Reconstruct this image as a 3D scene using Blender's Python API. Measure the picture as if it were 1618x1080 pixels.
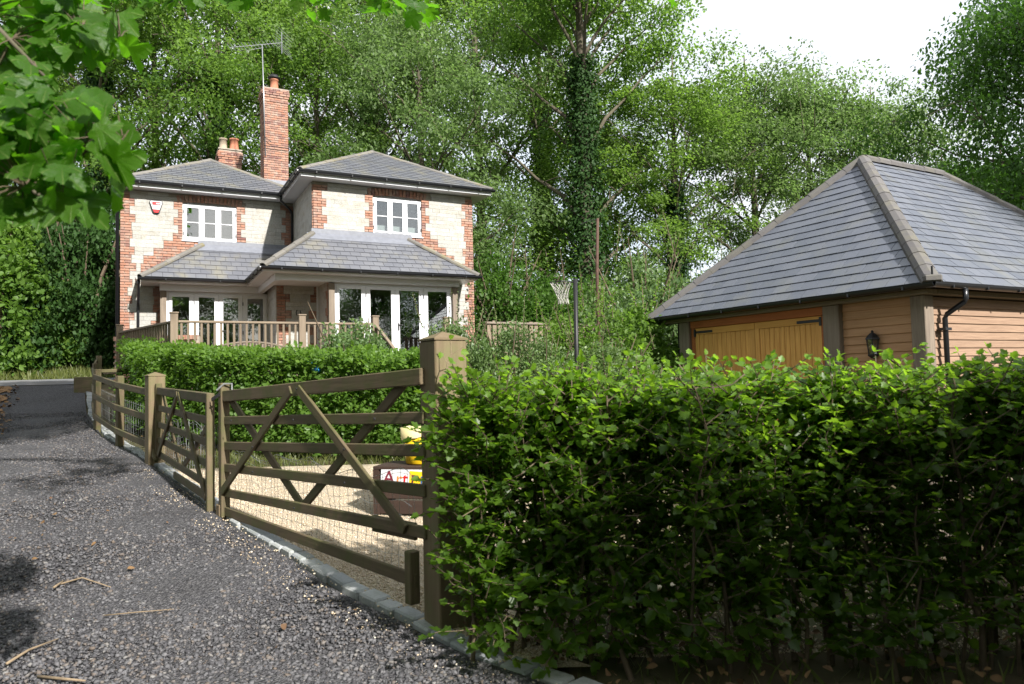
import bpy, bmesh, math, random
import numpy as np
from mathutils import Vector as V, Matrix

for o in list(bpy.data.objects): bpy.data.objects.remove(o)
SC = bpy.context.scene
COL = SC.collection
R = math.radians
rnd = random.Random(7)
NP = np.random.default_rng(11)

# ------------------------------------------------------------ camera, sky, sun, exposure
FPX, PITCH, ROLL, EYE = 1142.345, R(2.921), R(-1.429), 1.5
Fw = V((0, math.cos(PITCH), math.sin(PITCH))); Up0 = V((0, -math.sin(PITCH), math.cos(PITCH))); Rt0 = V((1, 0, 0))
CR = Rt0*math.cos(ROLL) + Up0*math.sin(ROLL); CU = Up0*math.cos(ROLL) - Rt0*math.sin(ROLL)
cam = bpy.data.cameras.new('camera'); camo = bpy.data.objects.new('camera', cam); COL.objects.link(camo)
m3 = Matrix((CR, CU, -Fw)).transposed()
camo.matrix_world = Matrix.Translation((0, 0, EYE)) @ m3.to_4x4()
cam.sensor_width = 36; cam.lens = FPX/1618*36; cam.clip_start = .05; cam.clip_end = 3000
cam.dof.use_dof = True; cam.dof.focus_distance = 13; cam.dof.aperture_fstop = 4.0
SC.camera = camo

SUN_AZ, SUN_EL = R(143), R(34.5)       # clockwise from +Y
SDIR = V((math.sin(SUN_AZ)*math.cos(SUN_EL), math.cos(SUN_AZ)*math.cos(SUN_EL), math.sin(SUN_EL)))
W = bpy.data.worlds.new('World'); SC.world = W; W.use_nodes = True
nt = W.node_tree; bg = nt.nodes['Background']
sky = nt.nodes.new('ShaderNodeTexSky'); sky.sky_type = 'NISHITA'; sky.sun_disc = False
sky.sun_elevation = SUN_EL; sky.sun_rotation = SUN_AZ; sky.dust_density = 3.0; sky.air_density = 1.0; sky.ozone_density = 1.0; sky.altitude = 0
# thin bright cloud over the whole sky
tcs = nt.nodes.new('ShaderNodeTexCoord'); nz = nt.nodes.new('ShaderNodeTexNoise'); nz.inputs['Scale'].default_value = 2.2; nz.inputs['Detail'].default_value = 5
nt.links.new(tcs.outputs['Generated'], nz.inputs['Vector'])
cr_ = nt.nodes.new('ShaderNodeValToRGB'); cr_.color_ramp.elements[0].position = .30; cr_.color_ramp.elements[0].color = (.55, .55, .55, 1); cr_.color_ramp.elements[1].position = .60; cr_.color_ramp.elements[1].color = (1, 1, 1, 1)
nt.links.new(nz.outputs['Fac'], cr_.inputs[0])
mxs = nt.nodes.new('ShaderNodeMix'); mxs.data_type = 'RGBA'; nt.links.new(cr_.outputs[0], mxs.inputs[0]); nt.links.new(sky.outputs[0], mxs.inputs[6]); mxs.inputs[7].default_value = (3.45, 3.58, 3.8, 1)
nt.links.new(mxs.outputs[2], bg.inputs[0]); bg.inputs[1].default_value = .15
sl = bpy.data.lights.new('sun', 'SUN'); sl.energy = 4.6; sl.angle = R(1.2); sl.color = (1, .96, .90)
so = bpy.data.objects.new('sun', sl); COL.objects.link(so); so.rotation_euler = SDIR.to_track_quat('Z', 'Y').to_euler()
so.location = (30, 20, 40)
SC.view_settings.view_transform = 'Standard'; SC.view_settings.look = 'None'; SC.view_settings.gamma = 1
SC.view_settings.exposure = 1.2
SC.render.engine = 'CYCLES'
cy = SC.cycles; cy.use_denoising = True; cy.max_bounces = 7; cy.diffuse_bounces = 3; cy.glossy_bounces = 3
cy.transmission_bounces = 5; cy.transparent_max_bounces = 8; cy.caustics_reflective = False; cy.caustics_refractive = False
cy.sample_clamp_indirect = 6

def at(px, py, Y):
    """point at distance Y along the view bearing (px, py) of the survey picture"""
    d = Fw + CR*((px-809)/FPX) - CU*((py-540)/FPX)
    return V((0, 0, EYE)) + d*(Y/d.y)

# ------------------------------------------------------------ terrain
KN = [(-60, -3), (0, -.12), (2.5, -.08), (4.46, 0), (7, .27), (10, .45), (12, .62), (14, .8), (16.5, 1.02), (20, 1.72), (22.5, 1.85), (30, 2.6), (60, 7), (120, 12), (400, 20)]
KY = [k[0] for k in KN]; KZ = [k[1] for k in KN]
def gz(Y): return float(np.interp(Y, KY, KZ))
def ground(x, y):
    z = np.interp(y, KY, KZ)
    z2 = np.interp(y, [-60, 0, 4.46, 7, 12, 30, 400], [-3, -.12, 0, .2, .35, .6, 1.0])
    t = np.clip((np.asarray(x)-(-1.0))/7.0, 0, 1); t = t*t*(3-2*t)
    t = t*np.clip((np.asarray(y)-5)/4, 0, 1)
    return z*(1-t)+z2*t
def gpt(x, y, dz=0): return V((x, y, float(ground(x, y))+dz))

# ------------------------------------------------------------ materials
def newmat(name):
    m = bpy.data.materials.new(name); m.use_nodes = True; n = m.node_tree.nodes; n.clear()
    out = n.new('ShaderNodeOutputMaterial'); return m, m.node_tree, out
def N(t, typ, **kw):
    n = t.nodes.new(typ)
    for k, v in kw.items():
        if k.startswith('i_'):
            n.inputs[k[2:].replace('_', ' ')].default_value = v
        else: setattr(n, k, v)
    return n
def c4(c): return (c[0], c[1], c[2], 1)
def mixc(t, fac, a, b, mode='MIX'):
    n = N(t, 'ShaderNodeMix', data_type='RGBA', blend_type=mode)
    for s, v in ((0, fac), (6, a), (7, b)):
        if hasattr(v, 'is_output') or isinstance(v, bpy.types.NodeSocket): t.links.new(v, n.inputs[s])
        else: n.inputs[s].default_value = c4(v) if s else v
    return n.outputs[2]
def ramp(t, src, stops, const=False):
    n = N(t, 'ShaderNodeValToRGB'); e = n.color_ramp.elements
    if const: n.color_ramp.interpolation = 'CONSTANT'
    while len(e) < len(stops): e.new(.5)
    for i, (p, c) in enumerate(stops):
        e[i].position = p; e[i].color = c4(c) if not isinstance(c, (int, float)) else (c, c, c, 1)
    t.links.new(src, n.inputs[0]); return n.outputs[0]
def noise(t, vec, scale, detail=4, rough=.6):
    n = N(t, 'ShaderNodeTexNoise', i_Scale=scale, i_Detail=detail, i_Roughness=rough)
    if vec is not None: t.links.new(vec, n.inputs['Vector'])
    return n.outputs['Fac']
def rand_src(t):
    """per piece random: object random + 'tint' attribute, wrapped"""
    oi = N(t, 'ShaderNodeObjectInfo'); a = N(t, 'ShaderNodeAttribute', attribute_name='tint')
    s = N(t, 'ShaderNodeMath', operation='ADD'); t.links.new(oi.outputs['Random'], s.inputs[0]); t.links.new(a.outputs['Fac'], s.inputs[1])
    f = N(t, 'ShaderNodeMath', operation='FRACT'); t.links.new(s.outputs[0], f.inputs[0]); return f.outputs[0]
def coords(t, world=True):
    if world: return N(t, 'ShaderNodeNewGeometry').outputs['Position']
    return N(t, 'ShaderNodeTexCoord').outputs['Object']
def mapv(t, vec, scale):
    n = N(t, 'ShaderNodeMapping'); n.inputs['Scale'].default_value = scale; t.links.new(vec, n.inputs[0]); return n.outputs[0]
def finish(t, out, col, rough=.7, bump=None, bs=.3, bd=.01, spec=.4, metal=0, alpha=None):
    p = N(t, 'ShaderNodeBsdfPrincipled'); p.inputs['Roughness'].default_value = rough if not isinstance(rough, bpy.types.NodeSocket) else .5
    if isinstance(rough, bpy.types.NodeSocket): t.links.new(rough, p.inputs['Roughness'])
    p.inputs['Specular IOR Level'].default_value = spec; p.inputs['Metallic'].default_value = metal
    if isinstance(col, bpy.types.NodeSocket): t.links.new(col, p.inputs['Base Color'])
    else: p.inputs['Base Color'].default_value = c4(col)
    if bump is not None:
        b = N(t, 'ShaderNodeBump'); b.inputs['Strength'].default_value = bs; b.inputs['Distance'].default_value = bd
        t.links.new(bump, b.inputs['Height']); t.links.new(b.outputs[0], p.inputs['Normal'])
    t.links.new(p.outputs[0], out.inputs[0]); return p

def m_piece(name, stops, rough=.85, nscale=30, amt=.35, dark=(.1, .08, .06), bs=.4, bd=.004, spec=.3, const=False, stain=None):
    m, t, o = newmat(name); r = rand_src(t); c = ramp(t, r, stops, const)
    p = coords(t); n1 = noise(t, p, nscale, 5); n2 = noise(t, p, nscale*.12, 3)
    c = mixc(t, ramp(t, n1, [(.45, 0.), (.75, amt)]), c, dark)
    if stain: c = mixc(t, ramp(t, n2, [(.5, 0.), (.72, stain[1])]), c, stain[0])
    finish(t, o, c, rough, n1, bs, bd, spec); return m
def m_flat(name, col, rough=.5, var=.15, nscale=8, bs=.1, spec=.4, metal=0):
    m, t, o = newmat(name); p = coords(t); n = noise(t, p, nscale, 5)
    c = mixc(t, ramp(t, n, [(.35, 0.), (.75, 1.)]), col, tuple(x*(1-var) for x in col))
    finish(t, o, c, rough, noise(t, p, nscale*12, 3), bs, .002, spec, metal); return m
def m_wood(name, a, b, grain=1.0, green=None, rough=.75, gs=(1.2, 22, 22)):
    m, t, o = newmat(name); p = mapv(t, coords(t, False), gs)
    r = rand_src(t)
    ad = N(t, 'ShaderNodeVectorMath', operation='ADD'); t.links.new(p, ad.inputs[0])
    sc = N(t, 'ShaderNodeVectorMath', operation='SCALE'); sc.inputs[0].default_value = (13, 7, 29); t.links.new(r, sc.inputs['Scale']); t.links.new(sc.outputs[0], ad.inputs[1])
    n = noise(t, ad.outputs[0], 1.6, 6, .65); c = mixc(t, ramp(t, n, [(.3, 0.), (.7, 1.)]), a, b)
    c = mixc(t, ramp(t, r, [(0, 0.), (1, .35)]), c, tuple(x*.62 for x in a))
    if green:
        g = noise(t, coords(t), 5.5, 5); c = mixc(t, ramp(t, g, [(.42, 0.), (.66, green[1])]), c, green[0])
    finish(t, o, c, rough, n, .5*grain, .004, .3); return m
def m_leaf(name, dark, light, trans, tf=.38, rough=.45, spec=.45):
    m, t, o = newmat(name); r = rand_src(t); a = N(t, 'ShaderNodeAttribute', attribute_name='tint')
    oi = N(t, 'ShaderNodeObjectInfo')
    c = mixc(t, a.outputs['Fac'], dark, light)
    c = mixc(t, ramp(t, oi.outputs['Random'], [(0, 0.), (1, .4)]), c, (light[0]*1.1, light[1]*.9, light[2]*.7))
    p = finish(t, o, c, rough, None, spec=spec)
    tr = N(t, 'ShaderNodeBsdfTranslucent'); tc = mixc(t, a.outputs['Fac'], tuple(x*.7 for x in trans), trans); t.links.new(tc, tr.inputs[0])
    mx = N(t, 'ShaderNodeMixShader'); mx.inputs[0].default_value = tf
    t.links.new(p.outputs[0], mx.inputs[1]); t.links.new(tr.outputs[0], mx.inputs[2]); t.links.new(mx.outputs[0], o.inputs[0]); return m
def m_glass(name):
    m, t, o = newmat(name); g = N(t, 'ShaderNodeBsdfGlossy'); g.inputs['Roughness'].default_value = .01; g.inputs[0].default_value = (.95, .97, 1, 1)
    tr = N(t, 'ShaderNodeBsdfTransparent'); tr.inputs[0].default_value = (.8, .84, .82, 1)
    f = N(t, 'ShaderNodeFresnel'); f.inputs[0].default_value = 1.55
    mu = N(t, 'ShaderNodeMath', operation='MULTIPLY_ADD', use_clamp=True); mu.inputs[1].default_value = 2.4; mu.inputs[2].default_value = .03; t.links.new(f.outputs[0], mu.inputs[0])
    mx = N(t, 'ShaderNodeMixShader'); t.links.new(mu.outputs[0], mx.inputs[0]); t.links.new(tr.outputs[0], mx.inputs[1]); t.links.new(g.outputs[0], mx.inputs[2]); t.links.new(mx.outputs[0], o.inputs[0]); return m

MT = {}
MT['brick'] = m_piece('brick', [(0, (.285, .135, .09)), (.3, (.335, .17, .115)), (.6, (.31, .185, .14)), (.85, (.165, .08, .07)), (1, (.36, .23, .17))], nscale=60, amt=.3, dark=(.13, .06, .05), stain=((.36, .31, .26), .55))
MT['stone'] = m_piece('painted_stone', [(0, (.315, .313, .295)), (.5, (.395, .39, .37)), (1, (.355, .342, .31))], nscale=34, amt=.5, dark=(.21, .185, .14), stain=((.26, .235, .18), .6), bs=1.0, bd=.012)
MT['mortar'] = m_flat('lime_mortar', (.33, .295, .245), .9, .3, 20, .4)
MT['slate'] = m_piece('slate', [(0, (.092, .102, .128)), (.5, (.106, .116, .143)), (1, (.126, .135, .162))], rough=.45, nscale=14, amt=.4, dark=(.11, .12, .14), bs=.15, spec=.5, stain=((.15, .15, .13), .5))
MT['slate_old'] = m_piece('weathered_slate', [(0, (.092, .097, .114)), (.5, (.105, .11, .127)), (1, (.122, .126, .14))], rough=.5, nscale=14, amt=.5, dark=(.11, .11, .12), bs=.2, spec=.5, stain=((.19, .175, .12), .6))
MT['hiptile'] = m_piece('hip_tile', [(0, (.125, .118, .108)), (1, (.175, .165, .15))], rough=.9, nscale=22, amt=.5, dark=(.10, .095, .085), stain=((.19, .165, .06), .6))
MT['hipgrey'] = m_piece('grey_hip_tile', [(0, (.095, .090, .090)), (1, (.13, .123, .121))], rough=.85, nscale=22, amt=.5, dark=(.09, .085, .08), stain=((.17, .16, .10), .4))
MT['lead'] = m_flat('lead', (.17, .18, .21), .45, .25, 9, .2)
MT['white'] = m_flat('white_paint', (.62, .63, .66), .35, .06, 3, .04)
MT['black'] = m_flat('black_plastic', (.012, .013, .016), .3, .2, 6, .03, .5)
MT['iron'] = m_flat('black_iron', (.014, .014, .015), .5, .3, 30, .2, .4)
MT['dark'] = m_flat('roof_underlay', (.03, .03, .033), .9)
MT['inner'] = m_flat('interior_plaster', (.42, .36, .27), .9, .2, 2)
MT['floorwood'] = m_flat('interior_floor', (.20, .13, .08), .5, .2, 2)
MT['glass'] = m_glass('window_glass')
MT['oakgrey'] = m_wood('weathered_oak', (.235, .195, .155), (.145, .118, .095))
MT['deckwood'] = m_wood('deck_timber', (.235, .185, .135), (.155, .118, .082))
MT['gate'] = m_wood('gate_timber', (.15, .112, .066), (.075, .056, .034), 1.3, ((.075, .082, .026), .8))
MT['post'] = m_wood('gate_post_timber', (.20, .15, .09), (.115, .08, .046), 1.2, ((.12, .125, .05), .55))
MT['cedar'] = m_wood('cedar_door', (.74, .40, .11), (.57, .275, .07), .6)
MT['cedarred'] = m_wood('cedar_frame', (.40, .135, .04), (.29, .09, .028), .6)
MT['larch'] = m_wood('larch_board', (.47, .275, .15), (.33, .18, .09), .8)
MT['cedarv'] = m_wood('cedar_plank', (.76, .42, .12), (.50, .235, .06), .9, None, .7, (20, 20, 1.1))
MT['oakv'] = m_wood('weathered_oak_post', (.245, .20, .155), (.125, .10, .08), 1.2, None, .8, (20, 20, 1.1))
MT['larchgrey'] = m_wood('weathered_larch', (.30, .20, .135), (.19, .12, .08), .9)
MT['pot'] = m_flat('terracotta', (.42, .17, .10), .8, .3, 8, .2)
MT['potbuff'] = m_flat('buff_clay', (.33, .27, .20), .85, .3, 8, .2)
MT['steel'] = m_flat('galvanised_wire', (.55, .56, .57), .4, .2, 30, .1, .5, .8)
MT['ali'] = m_flat('aluminium', (.42, .43, .45), .35, .1, 10, .05, .5, .7)
MT['bark'] = m_wood('bark', (.13, .105, .08), (.055, .045, .035), 1.5, ((.06, .075, .025), .5), .9, (4, 4, 1.0))
MT['stem'] = m_flat('twig_bark', (.115, .085, .055), .85, .4, 25, .3)
MT['bin'] = m_flat('green_plastic', (.012, .035, .028), .4, .2, 6)
MT['yellow'] = m_flat('yellow_plastic', (.80, .52, .015), .4, .1, 6)
MT['cream'] = m_flat('cream_sack', (.78, .66, .34), .8, .2, 14)
MT['crate'] = m_wood('dark_crate', (.05, .03, .022), (.03, .018, .013))
MT['blue'] = m_flat('blue_plastic', (.02, .22, .62), .4)
MT['red'] = m_flat('red_plastic', (.50, .012, .015), .35)
MT['net'] = m_flat('white_cord', (.36, .35, .32), .8)
MT['rust'] = m_flat('rusty_steel', (.10, .055, .04), .85, .5, 12, .4)
MT['granite'] = m_piece('kerb_stone', [(0, (.24, .255, .27)), (1, (.35, .36, .36))], nscale=40, amt=.5, dark=(.16, .17, .16), stain=((.20, .22, .15), .5))
MT['paleedge'] = m_piece('pale_edging', [(0, (.52, .45, .33)), (1, (.60, .52, .39))], nscale=30, amt=.3, dark=(.34, .28, .19))
MT['stonechip'] = m_piece('planings', [(0, (.042, .041, .046)), (.4, (.082, .081, .087)), (.75, (.13, .128, .135)), (.92, (.115, .092, .075)), (1, (.19, .185, .18))], nscale=70, amt=.35, dark=(.05, .048, .05), rough=.8)
MT['goldchip'] = m_piece('gold_gravel', [(0, (.46, .36, .24)), (.5, (.56, .46, .33)), (1, (.66, .59, .48))], nscale=70, amt=.3, dark=(.34, .25, .15), rough=.85)
MT['deadleaf'] = m_piece('dead_leaf', [(0, (.13, .075, .035)), (.5, (.19, .115, .05)), (1, (.10, .06, .035))], nscale=40, amt=.4, dark=(.10, .05, .03))
MT['stick'] = m_flat('dry_stick', (.24, .18, .115), .9, .4, 30, .3)
# leaves: dark, light, transmitted
MT['lf_wood'] = m_leaf('sycamore_foliage', (.040, .098, .022), (.135, .222, .050), (.28, .49, .065), .48, .5, .22)
MT['lf_ash'] = m_leaf('ash_foliage', (.055, .112, .045), (.150, .225, .085), (.25, .42, .10), .46, .5, .25)
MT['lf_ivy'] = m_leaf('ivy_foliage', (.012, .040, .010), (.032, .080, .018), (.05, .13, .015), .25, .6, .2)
MT['lf_dark'] = m_leaf('dark_shrub_foliage', (.022, .062, .012), (.065, .135, .024), (.12, .29, .028), .38, .5, .25)
MT['lf_shrub'] = m_leaf('hazel_foliage', (.035, .098, .018), (.12, .21, .04), (.25, .47, .045), .44, .5, .25)
MT['lf_grey'] = m_leaf('grey_green_foliage', (.06, .12, .045), (.155, .225, .085), (.24, .40, .09), .40)
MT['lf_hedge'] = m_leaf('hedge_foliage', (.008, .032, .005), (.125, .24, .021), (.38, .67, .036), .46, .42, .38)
MT['lf_mid'] = m_leaf('beech_hedge_foliage', (.028, .085, .013), (.125, .22, .038), (.28, .52, .045), .44, .45, .3)
MT['lf_near'] = m_leaf('sycamore_leaf', (.022, .075, .008), (.055, .135, .013), (.15, .43, .010), .54, .45, .28)
def near_leaf_veins():
    m = MT['lf_near']; t = m.node_tree; p = [n for n in t.nodes if n.type == 'BSDF_PRINCIPLED'][0]
    sx = N(t, 'ShaderNodeSeparateXYZ'); t.links.new(coords(t, False), sx.inputs[0])
    sb = N(t, 'ShaderNodeMath', operation='SUBTRACT'); sb.inputs[1].default_value = .04; t.links.new(sx.outputs[1], sb.inputs[0])
    at2 = N(t, 'ShaderNodeMath', operation='ARCTAN2'); t.links.new(sx.outputs[0], at2.inputs[0]); t.links.new(sb.outputs[0], at2.inputs[1])
    mu = N(t, 'ShaderNodeMath', operation='MULTIPLY'); mu.inputs[1].default_value = 4.6; t.links.new(at2.outputs[0], mu.inputs[0])
    sn = N(t, 'ShaderNodeMath', operation='SINE'); t.links.new(mu.outputs[0], sn.inputs[0]); ab = N(t, 'ShaderNodeMath', operation='ABSOLUTE'); t.links.new(sn.outputs[0], ab.inputs[0])
    vein = ramp(t, ab.outputs[0], [(.03, 1.), (.16, 0.)]); src = p.inputs['Base Color'].links[0].from_socket
    nz_ = noise(t, coords(t), 40, 4); c = mixc(t, ramp(t, nz_, [(.35, 0.), (.75, .5)]), src, (.05, .10, .02)); c = mixc(t, vein, c, (.13, .20, .05)); t.links.new(c, p.inputs['Base Color'])
    ad = N(t, 'ShaderNodeMath', operation='MULTIPLY_ADD'); ad.inputs[1].default_value = .35; t.links.new(vein, ad.inputs[0]); t.links.new(nz_, ad.inputs[2])
    b = N(t, 'ShaderNodeBump'); b.inputs['Strength'].default_value = .6; b.inputs['Distance'].default_value = .008; t.links.new(ad.outputs[0], b.inputs['Height']); t.links.new(b.outputs[0], p.inputs['Normal'])
near_leaf_veins()
MT['grass'] = m_leaf('grass_blades', (.045, .08, .018), (.13, .15, .045), (.16, .24, .05), .35)

def m_ground(name, cols, s1, s2, rough=.95, bs=.5, bd=.02, speck=None):
    m, t, o = newmat(name); p = coords(t)
    n1 = noise(t, p, s1, 6, .7); n2 = noise(t, p, s2, 6, .65); c = mixc(t, ramp(t, n1, [(.3, 0.), (.7, 1.)]), cols[0], cols[1])
    c = mixc(t, ramp(t, n2, [(.42, 0.), (.68, .8)]), c, cols[2])
    h = n2
    if speck:
        v = N(t, 'ShaderNodeTexVoronoi', i_Scale=speck[0]); t.links.new(p, v.inputs['Vector'])
        c = mixc(t, ramp(t, v.outputs['Color'], [(.25, 0.), (.9, speck[2])]), c, speck[1]); h = v.outputs['Distance']
        c = mixc(t, ramp(t, v.outputs['Distance'], [(.0, 0.), (.8, .55)]), c, tuple(x*.35 for x in cols[0]))
    finish(t, o, c, rough, h, bs, bd, .25); return m
MT['soil'] = m_ground('soil_and_litter', [(.060, .045, .028), (.095, .068, .038), (.045, .06, .02)], 3, .7)
MT['drive'] = m_ground('road_planings', [(.052, .051, .058), (.078, .077, .084), (.040, .037, .038)], 9, .9, .9, .9, .02, (60, (.19, .185, .19), .8))
MT['yard'] = m_ground('golden_gravel', [(.50, .40, .28), (.58, .49, .36), (.40, .31, .20)], 30, 1.4, .9, .8, .012, (85, (.66, .58, .46), .8))
MT['lane'] = m_ground('tarmac_lane', [(.13, .135, .145), (.17, .175, .185), (.15, .14, .13)], 20, .8)
MT['litter'] = m_ground('leaf_litter', [(.20, .10, .045), (.34, .20, .10), (.10, .065, .035)], 16, 2.5, .9, .8, .03, (30, (.42, .26, .12), .7))

# ------------------------------------------------------------ mesh helpers
def np_mesh(name, verts, faces, tint=None, smooth=False):
    verts = np.asarray(verts, np.float32).reshape(-1, 3); faces = np.asarray(faces, np.int32)
    me = bpy.data.meshes.new(name); k = faces.shape[1]
    me.vertices.add(len(verts)); me.vertices.foreach_set('co', verts.ravel())
    me.loops.add(faces.size); me.loops.foreach_set('vertex_index', faces.ravel())
    me.polygons.add(len(faces)); me.polygons.foreach_set('loop_start', np.arange(0, faces.size, k, dtype=np.int32))
    try: me.polygons.foreach_set('loop_total', np.full(len(faces), k, np.int32))
    except Exception: pass
    if smooth: me.polygons.foreach_set('use_smooth', np.ones(len(faces), bool))
    if tint is not None:
        a = me.attributes.new('tint', 'FLOAT', 'POINT'); a.data.foreach_set('value', np.asarray(tint, np.float32))
    me.update(calc_edges=True); return me
def addobj(name, me, mat=None, parent=None, M=None):
    if mat is not None and not me.materials: me.materials.append(MT[mat] if isinstance(mat, str) else mat)
    o = bpy.data.objects.new(name, me); COL.objects.link(o)
    if parent is not None: o.parent = parent
    if M is not None: o.matrix_basis = M
    return o
def empty(name, loc, rz=0):
    o = bpy.data.objects.new(name, None); COL.objects.link(o); o.location = loc; o.rotation_euler = (0, 0, rz); o.empty_display_size = .2; return o
def tag(o, label=None, cat=None, group=None, kind=None):
    if label: o['label'] = label
    if cat: o['category'] = cat
    if group: o['group'] = group
    if kind: o['kind'] = kind
    return o
_bc = {}
def boxmesh(sx, sy, sz, mat, bev=0):
    k = (round(sx, 4), round(sy, 4), round(sz, 4), mat, bev)
    if k in _bc: return _bc[k]
    bm = bmesh.new(); bmesh.ops.create_cube(bm, size=1); bmesh.ops.scale(bm, vec=(sx, sy, sz), verts=bm.verts)
    if bev: bmesh.ops.bevel(bm, geom=list(bm.edges), offset=min(bev, min(sx, sy, sz)*.45), segments=1, affect='EDGES')
    me = bpy.data.meshes.new('block'); bm.to_mesh(me); bm.free(); me.materials.append(MT[mat]); _bc[k] = me; return me
def box(name, c, s, mat, parent=None, rot=None, bev=0):
    M = Matrix.Translation(c)
    if rot is not None: M = M @ rot.to_4x4()
    return addobj(name, boxmesh(*s, mat, bev), None, parent, M)
def box2(name, a, b, mat, parent=None, bev=0):
    a = V(a); b = V(b); return box(name, (a+b)/2, tuple(abs(x) for x in (b-a)), mat, parent, None, bev)
def frame_x(d, up=V((0, 0, 1))):
    x = V(d).normalized(); y = V(up).cross(x)
    if y.length < 1e-4: y = V((0, 1, 0)).cross(x)
    y.normalize(); z = x.cross(y); return Matrix((x, y, z)).transposed()
def bar(name, p0, p1, w, h, mat, parent=None, bev=.006, up=V((0, 0, 1))):
    p0 = V(p0); p1 = V(p1); return box(name, (p0+p1)/2, ((p1-p0).length, w, h), mat, parent, frame_x(p1-p0, up), bev)
class MB:
    def __init__(s): s.v = []; s.f = []
    def poly(s, pts, depth=None):
        b = len(s.v); s.v += [tuple(p) for p in pts]; s.f.append(list(range(b, b+len(pts))))
    def prism(s, pts, off):
        n = len(pts); b = len(s.v); off = V(off); s.v += [tuple(p) for p in pts]+[tuple(V(p)+off) for p in pts]
        s.f.append(list(range(b, b+n))[::-1]); s.f.append(list(range(b+n, b+2*n)))
        for i in range(n): j = (i+1) % n; s.f.append([b+i, b+j, b+n+j, b+n+i])
    def box(s, a, b):
        x0, y0, z0 = (min(a[i], b[i]) for i in range(3)); x1, y1, z1 = (max(a[i], b[i]) for i in range(3))
        s.prism([(x0, y0, z0), (x1, y0, z0), (x1, y1, z0), (x0, y1, z0)], (0, 0, z1-z0))
    def tube(s, pts, rad, n=8, cap=True):
        pts = [V(p) for p in pts]
        if not hasattr(rad, '__len__'): rad = [rad]*len(pts)
        b = len(s.v)
        for i, p in enumerate(pts):
            d = (pts[min(i+1, len(pts)-1)]-pts[max(i-1, 0)]); F = frame_x(d, V((.13, .31, 1))); y = F.col[1]; z = F.col[2]
            for k in range(n): a = 2*math.pi*k/n; s.v.append(tuple(p+(y*math.cos(a)+z*math.sin(a))*rad[i]))
        for i in range(len(pts)-1):
            for k in range(n): q = (k+1) % n; s.f.append([b+i*n+k, b+i*n+q, b+(i+1)*n+q, b+(i+1)*n+k])
        if cap: s.f.append([b+k for k in range(n)][::-1]); s.f.append([b+(len(pts)-1)*n+k for k in range(n)])
    def lathe(s, prof, n=12, c=(0, 0, 0)):
        b = len(s.v)
        for r, z in prof:
            for k in range(n): a = 2*math.pi*k/n; s.v.append((c[0]+r*math.cos(a), c[1]+r*math.sin(a), c[2]+z))
        for i in range(len(prof)-1):
            for k in range(n): q = (k+1) % n; s.f.append([b+i*n+k, b+i*n+q, b+(i+1)*n+q, b+(i+1)*n+k])
        s.f.append([b+k for k in range(n)][::-1]); s.f.append([b+(len(prof)-1)*n+k for k in range(n)])
    def build(s, name, mat, parent=None, smooth=False, M=None):
        me = bpy.data.meshes.new(name); me.from_pydata(s.v, [], s.f)
        if smooth: me.polygons.foreach_set('use_smooth', [True]*len(me.polygons))
        me.update(); return addobj(name, me, mat, parent, M)

class Bag:
    """alike pieces of one thing: the largest in view become parts, the rest one joined part"""
    def __init__(s, name, mat, parent, limit=300): s.n = name; s.m = mat; s.p = parent; s.l = limit; s.it = []
    def box(s, c, size, rot=None): s.it.append((size[0]*size[2]/max(1e-3, 1), 'b', V(c), size, rot))
    def prism(s, pts, off): 
        a = 0; p0 = V(pts[0])
        for i in range(1, len(pts)-1): a += (V(pts[i])-p0).cross(V(pts[i+1])-p0).length/2
        s.it.append((a, 'p', pts, off, None))
    def flush(s, cam_local):
        def cen(t): return t[2] if t[1] == 'b' else sum((V(p) for p in t[2]), V())/len(t[2])
        s.it.sort(key=lambda t: -t[0]/max(1, (cen(t)-cam_local).length_squared))
        rest = MB(); rt = []
        for i, t in enumerate(s.it):
            if i < s.l:
                if t[1] == 'b':
                    sz = tuple(round(q*100)/100 if q > .06 else q for q in t[3]); box(s.n, t[2], sz, s.m, s.p, t[4])
                else:
                    c = cen(t); mb = MB(); mb.prism([V(p)-c for p in t[2]], t[3]); mb.build(s.n, s.m, s.p, M=Matrix.Translation(c))
            else:
                b0 = len(rest.v)
                if t[1] == 'b':
                    c, z = t[2], t[3]; q = [(-1, -1, -1), (1, -1, -1), (1, 1, -1), (-1, 1, -1)]; rot = t[4] or Matrix.Identity(3)
                    pts = [c+rot@V((a*z[0]/2, b*z[1]/2, e*z[2]/2)) for a, b, e in q]; rest.prism(pts, rot@V((0, 0, z[2])))
                else: rest.prism(t[2], t[3])
                rt += [rnd.random()]*(len(rest.v)-b0)
        if rest.v:
            o = rest.build(s.n+'s', s.m, s.p); a = o.data.attributes.new('tint', 'FLOAT', 'POINT'); a.data.foreach_set('value', rt); o['kind'] = 'stuff'

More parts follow.
